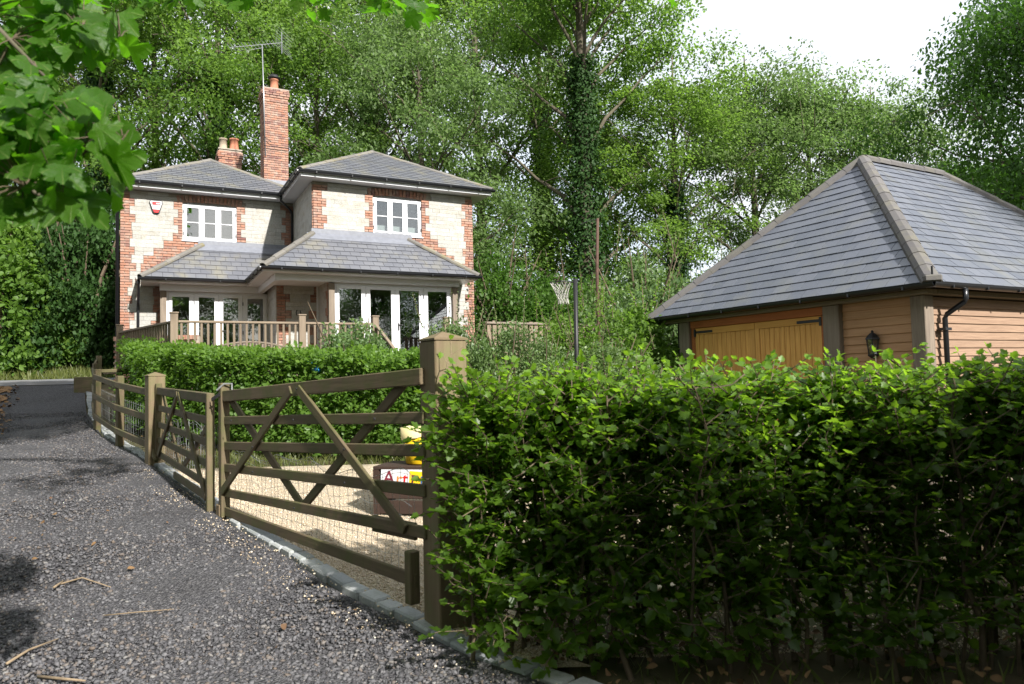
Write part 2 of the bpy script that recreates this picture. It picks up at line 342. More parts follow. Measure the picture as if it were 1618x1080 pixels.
# leaf templates: x = side, y = along, z = normal
RHOMB = (np.array([[0, 0, 0], [.34, .45, .07], [0, 1, -.06], [-.34, .45, .07]], float), np.array([[0, 1, 2], [0, 2, 3]]))
def lobed():
    o = [(0, 0), (.16, .10), (.42, .16), (.36, .36), (.48, .58), (.26, .66), (.20, .86), (0, 1.02), (-.20, .86), (-.26, .66), (-.48, .58), (-.36, .36), (-.42, .16), (-.16, .10)]
    v = [(x, y, abs(x)*.25-.10*y*y) for x, y in o]+[(0, .45, -.03)]; n = len(o)
    return np.array(v, float), np.array([[n, i, (i+1) % n] for i in range(n)])
LOBED = lobed()
def oval():
    o = [(0, 0), (.24, .18), (.34, .45), (.22, .78), (0, 1.0), (-.22, .78), (-.34, .45), (-.24, .18)]
    v = [(x, y, abs(x)*.3-.12*y*y) for x, y in o]+[(0, .5, -.03)]; n = len(o)
    return np.array(v, float), np.array([[n, i, (i+1) % n] for i in range(n)])
OVAL = oval()
def unit(a): return a/np.maximum(np.linalg.norm(a, axis=1, keepdims=True), 1e-9)
def leaves(P, A, Nn, S, tint, tpl=RHOMB):
    P = np.asarray(P, float); n = len(P); A = unit(A); X = unit(np.cross(A, Nn)); Z = np.cross(X, A)
    tv, tf = tpl; S = np.asarray(S).reshape(-1, 1, 1)
    v = P[:, None, :]+S*(tv[None, :, 0:1]*X[:, None, :]+tv[None, :, 1:2]*A[:, None, :]+tv[None, :, 2:3]*Z[:, None, :])
    f = tf[None]+(np.arange(n)*len(tv))[:, None, None]
    return v.reshape(-1, 3), f.reshape(-1, 3), np.repeat(tint, len(tv))
def rand_dirs(n, rng): return unit(rng.normal(size=(n, 3)))

def build_tree_meshes(seed, H, Rr, base, nl, ncl, lpc, leafL, leafmat, r0=.28, ivy=0, droop=.2, ascend=.9, clr=1.0, flat=.55, opened=None):
    rng = np.random.default_rng(seed); mb = MB(); pr = random.Random(seed)
    tp = []; ph = pr.random()*6
    for i in range(10):
        t = i/9; tp.append(V((.12*math.sin(ph+t*3)*t*Rr*.25, .12*math.cos(ph*1.7+t*2.6)*t*Rr*.25, t*H*.94)))
    mb.tube(tp, [r0*(1-.93*(i/9))**.85+(.12*r0 if i == 0 else 0) for i in range(10)], 8)
    def trunk(t): 
        k = min(8.999, t*9); i = int(k); return tp[i].lerp(tp[i+1], k-i)
    cents = []; segs = []
    for i in range(nl):
        t = base+(1-base)*((i+pr.random()*.9)/nl); az = i*2.399+pr.random()*.7
        env = Rr*(math.sin(math.pi*min(1, (t-base)/(1-base)*.80+.18))**.7)*(.75+.4*pr.random())
        if opened is not None and t < .72 and math.cos(az-opened) > .2: continue
        p0 = trunk(max(.05, t-.16)); rise = env*ascend*(.5+.8*t)
        d = V((math.cos(az), math.sin(az), 0)); p3 = p0+d*env+V((0, 0, rise))
        pts = [p0+d*env*s+V((0, 0, rise*(s**(.75 if ascend > .4 else 1.2)))) + V((pr.uniform(-1, 1), pr.uniform(-1, 1), pr.uniform(-1, 1)))*.10*env*s*(1-s) for s in (0, .2, .4, .6, .8, 1)]
        rb = r0*(.42-.25*t); mb.tube(pts, [rb, rb*.8, rb*.6, rb*.42, rb*.26, .012], 5, False)
        segs.append((pts, env))
        for j in range(5):
            s = .35+.6*j/4.5; k = s*5; q = pts[int(k)].lerp(pts[min(5, int(k)+1)], k-int(k))
            dd = V((pr.uniform(-1, 1), pr.uniform(-1, 1), pr.uniform(-.2, .8)))+d*.6; e = q+dd.normalized()*env*(.28+.2*pr.random())
            m_ = q.lerp(e, .5)+V((0, 0, .08*env)); mb.tube([q, m_, e], [rb*.28, rb*.18, .008], 4, False); cents += [e, m_]
        cents.append(pts[5]); cents.append(pts[4])
    cents = np.array([tuple(c) for c in cents]); idx = rng.integers(0, len(cents), ncl)
    C = cents[idx]+rng.normal(size=(ncl, 3))*Rr*.13*np.array([1, 1, .8])
    C[:, 2] = np.maximum(C[:, 2], H*base*.6)
    cr = clr*(.55+.7*rng.random(ncl)); nn = ncl*lpc; ci = np.repeat(np.arange(ncl), lpc)
    off = rand_dirs(nn, rng)*(rng.random((nn, 1))**.45)*cr[ci][:, None]*np.array([1, 1, flat])
    P = C[ci]+off; P[:, 2] -= droop*(off[:, 0]**2+off[:, 1]**2)
    A = rand_dirs(nn, rng)+off*.8+np.array([0, 0, -.35]); Nn = rand_dirs(nn, rng)*.55+np.array([0, 0, .9])
    tint = np.clip(.68*rng.random(ncl)[ci]**1.2+.32*rng.random(nn), 0, 1)
    v, f, tt = leaves(P, A, Nn, leafL*(.65+.7*rng.random(nn)), tint)
    crown = np_mesh('crown', v, f, tt); crown.materials.append(MT[leafmat])
    tm = bpy.data.meshes.new('trunk'); tm.from_pydata(mb.v, [], mb.f); tm.polygons.foreach_set('use_smooth', [True]*len(tm.polygons)); tm.update(); tm.materials.append(MT['bark'])
    iv = None
    if ivy:
        n = 9000 if r0 < .4 else 10500; t = rng.random(n)**.8*ivy; c = np.array([tuple(trunk(q)) for q in t]); az = rng.random(n)*6.283
        rr = (r0*(1-.8*t)+.12+(.55 if r0 < .4 else .8)*rng.random(n)**2.0*(1.1-.6*t/ivy))
        o = np.stack([np.cos(az), np.sin(az), 0*az], 1); P = c+o*rr[:, None]
        v, f, tt = leaves(P, rand_dirs(n, rng)+np.array([0, 0, -.6]), o+rand_dirs(n, rng)*.5+np.array([0, 0, .4]), .11+.08*rng.random(n), rng.random(n))
        iv = np_mesh('ivy', v, f, tt); iv.materials.append(MT['lf_ivy'])
    return tm, crown, iv
def place_tree(name, proto, loc, rz, s, label, cat, group, crownmat=None, sz=None):
    e = empty(name, loc, rz); e.scale = (s, s, sz or s); tag(e, label, cat, group)
    addobj('trunk', proto[0], None, e); c = addobj('crown', proto[1], None, e)
    if proto[2]: addobj('ivy', proto[2], None, e)
    return e
def build_bush_meshes(seed, H, Rr, n, leafL, mat, ncl=60, tpl=RHOMB, stems=9, spike=0):
    rng = np.random.default_rng(seed); pr = random.Random(seed); mb = MB(); ends = []
    for i in range(stems):
        az = i*2.399; l = Rr*(.25+.6*pr.random()); h = H*(.55+.4*pr.random()); e = V((math.cos(az)*l, math.sin(az)*l, h))
        mb.tube([(0, 0, -.1), (e.x*.35, e.y*.35, h*.5), e], [.035*H/2, .022*H/2, .006], 5, False); ends.append(e)
    C = rand_dirs(ncl, rng); C[:, 2] = np.abs(C[:, 2])*1.0-.12; C = C*np.array([Rr, Rr, H*.86])*(.55+.42*rng.random((ncl, 1))**.5)
    C[:, 2] = np.maximum(C[:, 2], .08*H)
    ci = rng.integers(0, ncl, n); cr = (.16+.16*rng.random(ncl))*min(Rr, H)
    off = rand_dirs(n, rng)*(rng.random((n, 1))**.45)*cr[ci][:, None]
    P = C[ci]+off; A = rand_dirs(n, rng)+unit(P)*.6+np.array([0, 0, .1]); Nn = rand_dirs(n, rng)*.7+np.array([0, 0, .8])
    tint = np.clip(.45*rng.random(ncl)[ci]+.55*rng.random(n), 0, 1); S = leafL*(.6+.8*rng.random(n))
    if spike:
        k = spike*26; si = np.repeat(np.arange(spike), 26); b = rand_dirs(spike, rng)*np.array([.7*Rr, .7*Rr, 0])+np.array([0, 0, H*.75])
        d = unit(rng.normal(size=(spike, 3))*.25+np.array([0, 0, 1])); ln = (.35+.3*rng.random(spike))*H*.5; tt_ = np.tile(np.linspace(.0, 1, 26), spike)
        P2 = b[si]+d[si]*(ln[si]*tt_)[:, None]; A2 = rand_dirs(k, rng)*np.array([1, 1, .4])+d[si]*.5
        P = np.vstack([P, P2]); A = np.vstack([A, A2]); Nn = np.vstack([Nn, rand_dirs(k, rng)*.6+np.array([0, 0, .8])]); tint = np.r_[tint, .5+.5*rng.random(k)]; S = np.r_[S, leafL*(1.1-.5*tt_)]
        for q in range(spike): mb.tube([V(b[q]), V(b[q]+d[q]*ln[q])], [.012, .004], 4, False)
    v, f, tt = leaves(P, A, Nn, S, tint, tpl); fm = np_mesh('foliage', v, f, tt); fm.materials.append(MT[mat])
    sm = bpy.data.meshes.new('stems'); sm.from_pydata(mb.v, [], mb.f); sm.update(); sm.materials.append(MT['stem'])
    return sm, fm
def place_bush(name, proto, loc, rz, s, label, group=None, cat='shrub', sz=None, sy=None):
    e = empty(name, loc, rz); e.scale = (s, sy or s, sz or s); tag(e, label, cat, group)
    addobj('stems', proto[0], None, e); addobj('foliage', proto[1], None, e); return e

# ============================================================ SETTING
def sheet(name, xs_of_y, ys, nx, dz, mat, label=None, bump=0):
    v = []; f = []
    for j, y in enumerate(ys):
        a, b = xs_of_y(y)
        for i in range(nx+1):
            x = a+(b-a)*i/nx; w = bump*(math.sin(x*3.1+y*1.7)*.5+math.sin(x*1.3-y*2.9+1)*.5)
            v.append((x, y, float(ground(x, y))+dz+w))
    for j in range(len(ys)-1):
        for i in range(nx): k = j*(nx+1)+i; f.append((k, k+1, k+nx+2, k+nx+1))
    o = addobj(name, np_mesh(name, v, f, smooth=True), mat); tag(o, kind='structure'); return o
gx = np.r_[np.linspace(-700, -40, 12), np.arange(-36, 36.1, 1.5), np.linspace(40, 700, 12)]
gy = np.r_[np.linspace(-120, -8, 6), np.arange(-5, 40, 1.0), np.linspace(42, 900, 22)]
GX, GY = np.meshgrid(gx, gy); GZ = ground(GX, GY)-.05
idx = np.arange(GX.size).reshape(GX.shape)
gf = np.stack([idx[:-1, :-1], idx[:-1, 1:], idx[1:, 1:], idx[1:, :-1]], -1).reshape(-1, 4)
tag(addobj('ground', np_mesh('ground', np.stack([GX, GY, GZ], -1), gf, smooth=True), 'soil'), kind='structure')

KERB = [(3.4, -3), (1.55, 1.9), (.75, 3.1), (.119, 3.72), (-.282, 4.04), (-.706, 4.56), (-.948, 4.8), (-1.333, 5.18), (-1.936, 5.94), (-2.768, 6.86), (-3.972, 8.56), (-4.948, 9.92), (-6.009, 11.26), (-7.2, 12.7), (-9.3, 15.8), (-11.25, 19.0), (-11.6, 19.6)]
kY = [k[1] for k in KERB]; kX = [k[0] for k in KERB]
def kerbx(y): return float(np.interp(y, kY, kX))
drive = sheet('drive', lambda y: (kerbx(y)-6.5, kerbx(y)), np.arange(-3, 19.61, .2), 26, .0, 'drive', bump=.012)
def yard_x(y): return (kerbx(y)+.12, max(kerbx(y)+.5, min(.3, .1+(y-4.4)*.25)))
yard = sheet('gravel_yard', yard_x, np.arange(3.9, 9.7, .15), 30, -.004, 'yard')
lane = sheet('lane', lambda y: (-90, -11.2), np.arange(19.62, 22.3, .3), 40, .012, 'lane')
sheet('verge', lambda y: (-24, kerbx(y)-6.45+max(0, min(4.4, (y-11.5)*.95))+.15*math.sin(y*5)), np.arange(8, 19.5, .2), 20, .03, 'litter', bump=.02)

# kerb stones along the drive edge
kp = [V((x, y, 0)) for x, y in KERB[2:-1]]
seg = 0; pos = 0; ks = 0
i = 0; p = kp[0].copy()
while i < len(kp)-1:
    L = rnd.uniform(.17, .27); d = kp[i+1]-p
    while d.length < L and i < len(kp)-2: i += 1; d = kp[i+1]-p
    if d.length < L: break
    d.normalize(); c = p+d*L/2+V((d.y, -d.x, 0))*(.10+rnd.uniform(-.012, .012))
    nx_ = p+d*L; slope = (float(ground(nx_.x, nx_.y))-float(ground(p.x, p.y)))/L
    rot = frame_x(V((d.x, d.y, slope))) @ Matrix.Rotation(rnd.uniform(-.05, .05), 3, 'X')
    box('kerb_stone', gpt(c.x, c.y, -.026+rnd.uniform(-.007, .006)), (round(L-.016, 2), rnd.choice((.12, .135, .15)), .08), 'granite', drive, rot, .012); p = nx_; ks += 1

# loose stones of the drive and of the yard
def stones(name, n, region, smin, smax, mat, seed, dz=.0):
    rng = np.random.default_rng(seed); P = region(rng, n); n = len(P)
    oct_ = np.array([[1, 0, 0], [-1, 0, 0], [0, 1, 0], [0, -1, 0], [0, 0, 1], [0, 0, -1]], float); of = np.array([[0, 2, 4], [2, 1, 4], [1, 3, 4], [3, 0, 4], [2, 0, 5], [1, 2, 5], [3, 1, 5], [0, 3, 5]])
    q = oct_[None]*(.6+.8*rng.random((n, 6, 1)))+rng.normal(size=(n, 6, 3))*.22
    A = rand_dirs(n, rng); B = unit(np.cross(A, rand_dirs(n, rng))); Cc = np.cross(A, B); M = np.stack([A, B, Cc], 1)
    q = np.einsum('nij,njk->nik', q, M); s = smin+(smax-smin)*rng.random(n)**2.2; q = q*s[:, None, None]*np.array([1, 1, .75])
    v = q+P[:, None, :]+np.array([0, 0, dz]); f = of[None]+(np.arange(n)*6)[:, None, None]
    o = addobj(name, np_mesh(name, v.reshape(-1, 3), f.reshape(-1, 3), np.repeat(rng.random(n), 6)), mat); return o
def reg_drive(rng, n):
    y = 3.3+13*rng.random(n)**2.0; x = np.interp(y, kY, kX)-.05-rng.random(n)*4.6
    k = x > -.78*y-.3; x = x[k]; y = y[k]; return np.stack([x, y, ground(x, y)], 1)
tag(stones('drive_stones', 85000, reg_drive, .005, .020, 'stonechip', 5, .004), 'loose grey stone planings spread over the sloping drive', 'gravel', kind='stuff')
def reg_yard(rng, n):
    y = 4.0+5.4*rng.random(n)**1.5; x0 = np.interp(y, kY, kX); x = x0+.2+rng.random(n)**2.0*3.4; return np.stack([x, y, ground(x, y)], 1)
tag(stones('yard_gravel', 22000, reg_yard, .004, .012, 'goldchip', 6, .0), 'golden gravel covering the yard behind the gates', 'gravel', kind='stuff')
def reg_mix(rng, n):
    y = 3.6+6*rng.random(n); x = np.interp(y, kY, kX)+.2+np.abs(rng.normal(size=n))*.0+rng.uniform(-.55, .05, n); return np.stack([x, y, ground(x, y)], 1)
tag(stones('strayed_gravel', 1100, reg_mix, .004, .011, 'goldchip', 8, .006), 'stray golden gravel spilled along the drive edge', 'gravel', kind='stuff')

# dead leaves lying about
def scatter_dead(name, n, xr, yr, s, seed, label, cond=None):
    rng = np.random.default_rng(seed); x = rng.uniform(*xr, n); y = rng.uniform(*yr, n)
    if cond is not None: k = cond(x, y); x = x[k]; y = y[k]; n = len(x)
    P = np.stack([x, y, ground(x, y)+.035], 1); v, f, t = leaves(P, rand_dirs(n, rng)*np.array([1, 1, .25]), np.array([0, 0, 1.])+rng.normal(size=(n, 3))*.35, s*(.6+.8*rng.random(n)), rng.random(n), OVAL)
    tag(addobj(name, np_mesh(name, v, f, t), 'deadleaf'), label, 'leaves', kind='stuff')
scatter_dead('fallen_leaves', 1500, (-14, -9), (12, 19.5), .10, 3, 'brown fallen leaves heaped along the left drive verge', lambda x, y: x < np.interp(y, kY, kX)-1.7)
scatter_dead('drive_leaves', 130, (-6, -.3), (3.8, 14), .045, 4, 'scattered dead leaves lying on the stony drive', lambda x, y: x < np.interp(y, kY, kX)-.1)
scatter_dead('hedge_litter', 900, (-.5, 4.5), (3.3, 5.6), .05, 9, 'dry leaf litter on the ground under the near hedge', lambda x, y: x > np.interp(y, kY, kX)+.15)
scatter_dead('fence_litter', 420, (-8.5, -4.3), (9.6, 14), .06, 10, 'dry brown leaves along the foot of the rail fence', lambda x, y: (x > np.interp(y, kY, kX)+.2) & (x < np.interp(y, kY, kX)+1.0))

# bank of rough grass beyond the lane
def grass(name, n, xr, yr, hmin, hmax, seed, label, cond=None):
    rng = np.random.default_rng(seed); x = rng.uniform(*xr, n); y = rng.uniform(*yr, n)
    if cond is not None: k = cond(x, y); x = x[k]; y = y[k]; n = len(x)
    P = np.stack([x, y, ground(x, y)-.06], 1); h = hmin+(hmax-hmin)*rng.random(n)
    tpl = (np.array([[-.05, 0, 0], [.05, 0, 0], [.03, .6, -.05], [0, 1, -.22], [-.03, .6, -.05]]), np.array([[0, 1, 2], [0, 2, 4], [4, 2, 3]]))
    v, f, t = leaves(P, rng.normal(size=(n, 3))*.35+np.array([0, 0, 1.]), rand_dirs(n, rng)*np.array([1, 1, .1]), h, rng.random(n), tpl)
    tag(addobj(name, np_mesh(name, v, f, t), 'grass'), label, 'grass', kind='stuff')
grass('bank_grass', 11000, (-26, -10.5), (22.3, 25.5), .10, .42, 21, 'rough sunlit grass on the bank beyond the lane')
grass('under_hedge_grass', 1400, (-.2, 4.5), (3.5, 6.2), .05, .22, 22, 'thin grass and weeds growing under the near hedge', lambda x, y: x > np.interp(y, kY, kX)+.3)
grass('kerb_weeds', 260, (-3.2, .2), (3.7, 7.5), .03, .09, 23, 'small weeds sprouting from gaps beside the kerb stones', lambda x, y: np.abs(x-np.interp(y, kY, kX)+.05) < .12)
grass('lawn_grass', 5000, (-4.6, 0.5), (9.75, 11.0), .05, .16, 25, 'short lawn strip seen through the gate at the hedge foot')

# ============================================================ COTTAGE
HX, HY, HYAW, ZB = -10.596, 19.5, R(27.394), 1.0
house = empty('cottage', (HX, HY, ZB), HYAW)
tag(house, 'two storey cottage of painted stone with red brick quoins and slate hipped roofs', 'house')
hm = Matrix.Translation((HX, HY, ZB)) @ Matrix.Rotation(HYAW, 4, 'Z'); cam_h = hm.inverted() @ V((0, 0, EYE))
def h(u, v, z): return V((u, v, z-ZB))
def hb(name, a, b, mat, parent=house, bev=0): return box2(name, h(*a), h(*b), mat, parent, bev)
ZE, ZG = 6.962, 7.104
WL = (1.556, 2.986, 5.646, 6.695); WR = (6.264, 7.688, 5.634, 6.693)
# ---- masonry backing
w = MB()
def wall_u(u0, u1, z0, z1, v0, v1, op=None):
    if op:
        a, b, c, d = op
        for q in ((u0, a, z0, z1), (b, u1, z0, z1), (a, b, z0, c), (a, b, d, z1)): w.box(h(q[0], v0, q[2]), h(q[1], v1, q[3]))
    else: w.box(h(u0, v0, z0), h(u1, v1, z1))
wall_u(.02, 4.6, 4.45, ZE, .02, .30, WL)
wall_u(.02, 1.0, .9, 4.45, .02, .30)
wall_u(4.63, 9.28, 4.45, ZE, -2.69, -2.41, WR)
wall_u(8.42, 9.28, .9, 4.45, -2.69, -2.41)
w.box(h(4.63, -2.41, 4.45), h(4.9, .3, ZE))
w.box(h(3.80, -1.88, 1.0), h(4.93, -1.6, 4.29)); w.box(h(3.80, -1.6, 1.0), h(4.0, -.2, 4.29)); w.box(h(4.935, -3.2, 1.0), h(5.02, -1.6, 4.29))
w.box(h(.02, .3, .9), h(.30, 8, ZE)); w.box(h(.3, 7.7, .9), h(9.28, 8, ZE)); w.box(h(9.0, -2.41, .9), h(9.28, 7.7, ZE))
w.box(h(.99, -.42, 1.0), h(1.10, .02, 4.29)); w.box(h(8.38, -3.2, 1.0), h(8.42, -2.6, 4.29))
w.build('wall', 'mortar', house)
i_ = MB()
i_.box(h(.3, .31, 4.40), h(9.0, 7.7, 4.55)); i_.box(h(4.95, -2.40, 4.40), h(8.98, .31, 4.55))
i_.box(h(.31, 3.6, 1.9), h(8.99, 3.75, 4.4)); i_.box(h(.31, 3.6, 4.55), h(8.99, 3.75, ZE)); i_.box(h(4.2, -1.5, 1.95), h(4.3, 3.6, 4.4))
i_.box(h(5.02, -3.1, 4.30), h(8.38, -2.42, 4.42)); i_.box(h(1.1, -.4, 4.30), h(3.8, .31, 4.42))
i_.build('interior_wall', 'inner', house)
hb('interior_floor', (.31, -3.2, 1.86), (8.98, 7.6, 1.95), 'floorwood')
hb('ceiling', (.03, .03, ZE), (9.27, 7.9, ZE+.02), 'inner')
# ---- brick and stone facing
bricks = Bag('brick', 'brick', house); blocks = Bag('stone_block', 'stone', house)
def facing(u0, u1, z0, z1, v, brick_iv, vis, axis='u', sgn=-1, proud=.02):
    """brick_iv(k, z) -> brick intervals of the three-course group k; vis(u, z) -> keep"""
    k = 0; z = z0
    while z < z1-.01:
        iv = sorted((max(u0, a), min(u1, b), s) for a, b, s in brick_iv(k, z) if min(u1, b)-max(u0, a) > .04)
        hh = min(.225, z1-z)
        def put(bag, a, b, za, zb_, th):
            c = ((a+b)/2, (za+zb_)/2)
            if not vis(*c): return
            if axis == 'u': bag.box(h(c[0], v+.03-th/2, c[1]), (b-a, .06+th, zb_-za))
            else: bag.box(h(v+.03-th/2, c[0], c[1]), (b-a, .06+th, zb_-za), Matrix.Rotation(R(90), 3, 'Z'))
        for a, b, s in iv:
            for r in range(3):
                za = z+r*.075; 
                if za+.07 > z1: break
                x = a; first = (r+k) % 2
                while x < b-.03:
                    L = .112 if first else .225
                    if first: first = 0
                    e = min(b, x+L)
                    if b-e < .05: e = b
                    put(bricks, x+.005, e-.007, za+.006, za+.066, rnd.uniform(.014, .024)); x = e
        x = u0; gaps = []
        for a, b, s in iv+[(u1, u1, 0)]:
            if a-x > .05: gaps.append((x, a))
            x = max(x, b)
        for a, b in gaps:
            if a < -50: continue
            for r in range(2):
                za = z+r*.1125; zt = min(za+.1125, z1)
                if zt-za < .04: break
                x = a
                while x < b-.03:
                    L = rnd.choice((.22, .3, .36, .44)); e = min(b, x+L)
                    if b-e < .1: e = b
                    put(blocks, x+.002, e-.002, za+.0025, zt-.0025, rnd.uniform(.017, .023)); x = e
        z += .225; k += 1
_aw = {}
def alt(k, a=.235, b=.35):
    q = (k, a, b)
    if q not in _aw: _aw[q] = (a if k % 2 else b)+rnd.choice((-.05, 0, 0, .04, .02))
    return _aw[q]
def in_op(u, z, op, m=0.0): return op[0]-m < u < op[1]+m and op[2]-m < z < op[3]+m
def iv_left(k, z):
    q = [(0, alt(k), 0)]
    zc = z+.11
    if z > 5.3: q.append((4.609-alt(k+1), 4.609, 0))
    if WL[2]-.05 < zc < WL[3]+.1: q += [(WL[0]-alt(k, .12, .235), WL[0], 0), (WL[1], WL[1]+alt(k, .12, .235), 0)]
    elif zc <= WL[2] and zc > 4.42:
        j = int((WL[2]-zc)/.225+.5); q.append((max(.5, WL[0]-.24-.25*j), 4.3, 0))
    if z < 4.4: q.append((.985-alt(k+1, .12, .235), 1.0, 0))
    return q
def vis_left(u, z):
    if in_op(u, z, WL) or in_op(u, z, (WL[0]-.2, WL[1]+.2, WL[3], WL[3]+.24)): return False
    if z < 4.40: return u < .99
    if z < 5.55: return u < .478+(z-4.39)*1.383+.25
    return True
facing(0, 4.609, 1.55, ZE-.02, 0, iv_left, vis_left)
def iv_right(k, z):
    q = [(9.299-alt(k), 9.299, 0)]; zc = z+.11
    if z > 5.3: q.append((4.609, 4.609+alt(k+1), 0))
    if WR[2]-.05 < zc < WR[3]+.1: q += [(WR[0]-alt(k, .12, .235), WR[0], 0), (WR[1], WR[1]+alt(k, .12, .235), 0)]
    elif zc <= WR[2] and zc > 4.6:
        j = int((WR[2]-zc)/.225+.5); q.append((4.9, WR[1]+.24+.25*j, 0))
    return q
def vis_right(u, z):
    if in_op(u, z, WR) or in_op(u, z, (WR[0]-.2, WR[1]+.2, WR[3], WR[3]+.24)): return False
    if z < 4.40: return u > 8.44
    if z < 5.55: return u > 8.943-(z-4.39)*1.472-.3
    return True
facing(4.609, 9.299, 1.55, ZE-.02, -2.71, iv_right, vis_right)
facing(-2.69, 0.0, 5.15, ZE-.02, 4.609, lambda k, z: [(-2.69, -2.69+.05, 0)], lambda u, z: True, 'v')
def iv_porch(k, z): return [(3.78, 3.78+alt(k), 0), (4.93-alt(k, .13, .30), 4.93, 0)]
facing(3.78, 4.93, 1.95, 4.28, -1.9, iv_porch, lambda u, z: True)
facing(-1.88, -.46, 1.95, 4.28, 3.78, lambda k, z: [], lambda u, z: True, 'v')
facing(-3.14, -1.9, 1.95, 4.28, 4.915, lambda k, z: [(-3.14, -3.14+alt(k), 0)], lambda u, z: True, 'v')
# soldier arches over the two upper windows
for op, v in ((WL, 0), (WR, -2.71)):
    n = 17; uc = (op[0]+op[1])/2; hw = (op[1]-op[0])/2+.16
    for j in range(n):
        s = (j+.5)/n*2-1; a = s*.22
        rot = Matrix.Rotation(a, 3, 'Y'); bricks.box(h(uc+s*hw, v+.03-.012, op[3]+.16-.055*s*s), (.078, .085, .20), rot)
bricks.flush(cam_h); blocks.flush(cam_h)
# ---- windows
def casement(op, v):
    u0, u1, z0, z1 = op; f = MB()
    fw = .055; y0, y1 = v+.03, v+.10
    f.box(h(u0, y0, z0), h(u1, y1, z0+fw)); f.box(h(u0, y0, z1-fw), h(u1, y1, z1)); f.box(h(u0, y0, z0+fw), h(u0+fw, y1, z1-fw)); f.box(h(u1-fw, y0, z0+fw), h(u1, y1, z1-fw))
    wd = (u1-u0-2*fw)/3
    for j in (1, 2): c = u0+fw+wd*j; f.box(h(c-.03, y0+.001, z0+fw), h(c+.03, y1-.001, z1-fw))
    wo = f.build('window', 'white', house)
    for j in range(3):
        a = u0+fw+wd*j+(.03 if j else .006); b = u0+fw+wd*(j+1)-(.03 if j < 2 else .006); c = MB(); s = .045; d0, d1 = v+.012, v+.055
        zz0, zz1 = z0+fw+.006, z1-fw-.006; zm = (zz0+zz1)/2
        c.box(h(a, d0, zz0), h(b, d1, zz0+s)); c.box(h(a, d0, zz1-s), h(b, d1, zz1)); c.box(h(a, d0, zz0+s), h(a+s, d1, zz1-s)); c.box(h(b-s, d0, zz0+s), h(b, d1, zz1-s)); c.box(h(a+s, d0+.004, zm-.012), h(b-s, d1, zm+.012))
        c.build('casement', 'white', wo)
        for za, zb_ in ((zz0+s, zm-.012), (zm+.012, zz1-s)):
            g = MB(); g.box(h(a+s, v+.035, za), h(b-s, v+.041, zb_)); g.build('pane', 'glass', wo)
    s = MB(); s.box(h(u0-.03, v-.055, z0-.035), h(u1+.03, v+.05, z0-.002)); s.build('sill', 'white', wo)
    hd = MB(); pts = []
    for j in range(13): q = j/12*2-1; pts.append(h((u0+u1)/2+q*(u1-u0)/2, v+.02, z1+.075-.07*q*q))
    hd.prism([h(u0, v+.02, z1)]+pts+[h(u1, v+.02, z1)], (0, .07, 0)); hd.build('arched_head', 'white', wo)
    for zz in (z0+.2, z1-.22):
        for uu in (u0+.012, u1-.03): hb('hinge', (uu, v+.004, zz-.05), (uu+.018, v+.014, zz+.05), 'iron', wo)
    return wo
wl = casement(WL, 0); wr = casement(WR, -2.71)
bl = MB(); bl.box(h(WR[0]+.06, -2.52, WR[2]+.05), h(WR[1]-.06, -2.50, WR[2]+.30)); bl.build('window_blind', 'white', house)
# ---- folding doors
def bifold(u0, u1, z1, v, panes, z0=2.0):
    f = MB(); f.box(h(u0, v, z1-.05), h(u1, v+.08, z1)); f.box(h(u0, v, z0), h(u0+.05, v+.08, z1-.05)); f.box(h(u1-.05, v, z0), h(u1, v+.08, z1-.05)); f.box(h(u0+.05, v+.01, z0), h(u1-.05, v+.07, z0+.03))
    fr = f.build('door_frame', 'white', house); n = len(panes)
    ed = [u0+.052]+[(panes[j][1]+panes[j+1][0])/2 for j in range(n-1)]+[u1-.052]
    for j, (a, b) in enumerate(panes):
        l, r = ed[j]+.003, ed[j+1]-.003; c = MB(); zt = z1-.054; pz0, pz1 = z0+.22, z1-.145
        c.box(h(l, v-.012, z0+.035), h(a, v+.045, zt)); c.box(h(b, v-.012, z0+.035), h(r, v+.045, zt)); c.box(h(a, v-.011, pz1), h(b, v+.044, zt)); c.box(h(a, v-.011, z0+.035), h(b, v+.044, pz0))
        d = c.build('door', 'white', house)
        hb('pane', (a, v+.012, pz0), (b, v+.02, pz1), 'glass', d)
        for zz in (z0+.25, z0+1.0, z1-.3):
            if j % 2: hb('hinge', (l-.014, v-.026, zz-.05), (l+.012, v-.013, zz+.05), 'iron', d)
    return ed
eL = bifold(1.123, 3.79, 4.122, -.453, [(1.265, 1.692), (1.934, 2.337), (2.565, 2.96), (3.212, 3.636)])
eR = bifold(5.024, 8.346, 4.14, -3.264, [(5.145, 5.738), (5.98, 6.562), (6.796, 7.364), (7.625, 8.196)])
for u, v in ((6.76, -3.264), (2.52, -.453)):
    hb('door_handle', (u-.018, v-.03, 2.9), (u+.018, v-.013, 3.1), 'iron'); hb('door_handle', (u-.01, v-.05, 3.04), (u+.11, v-.032, 3.06), 'iron')
for c in ((1.045, -.50), (8.42, -3.31), (4.93, -3.31)):
    hb('oak_post', (c[0]-.078, c[1]-.06, 1.3), (c[0]+.078, c[1]+.09, 4.12), 'oakv', house, .008)
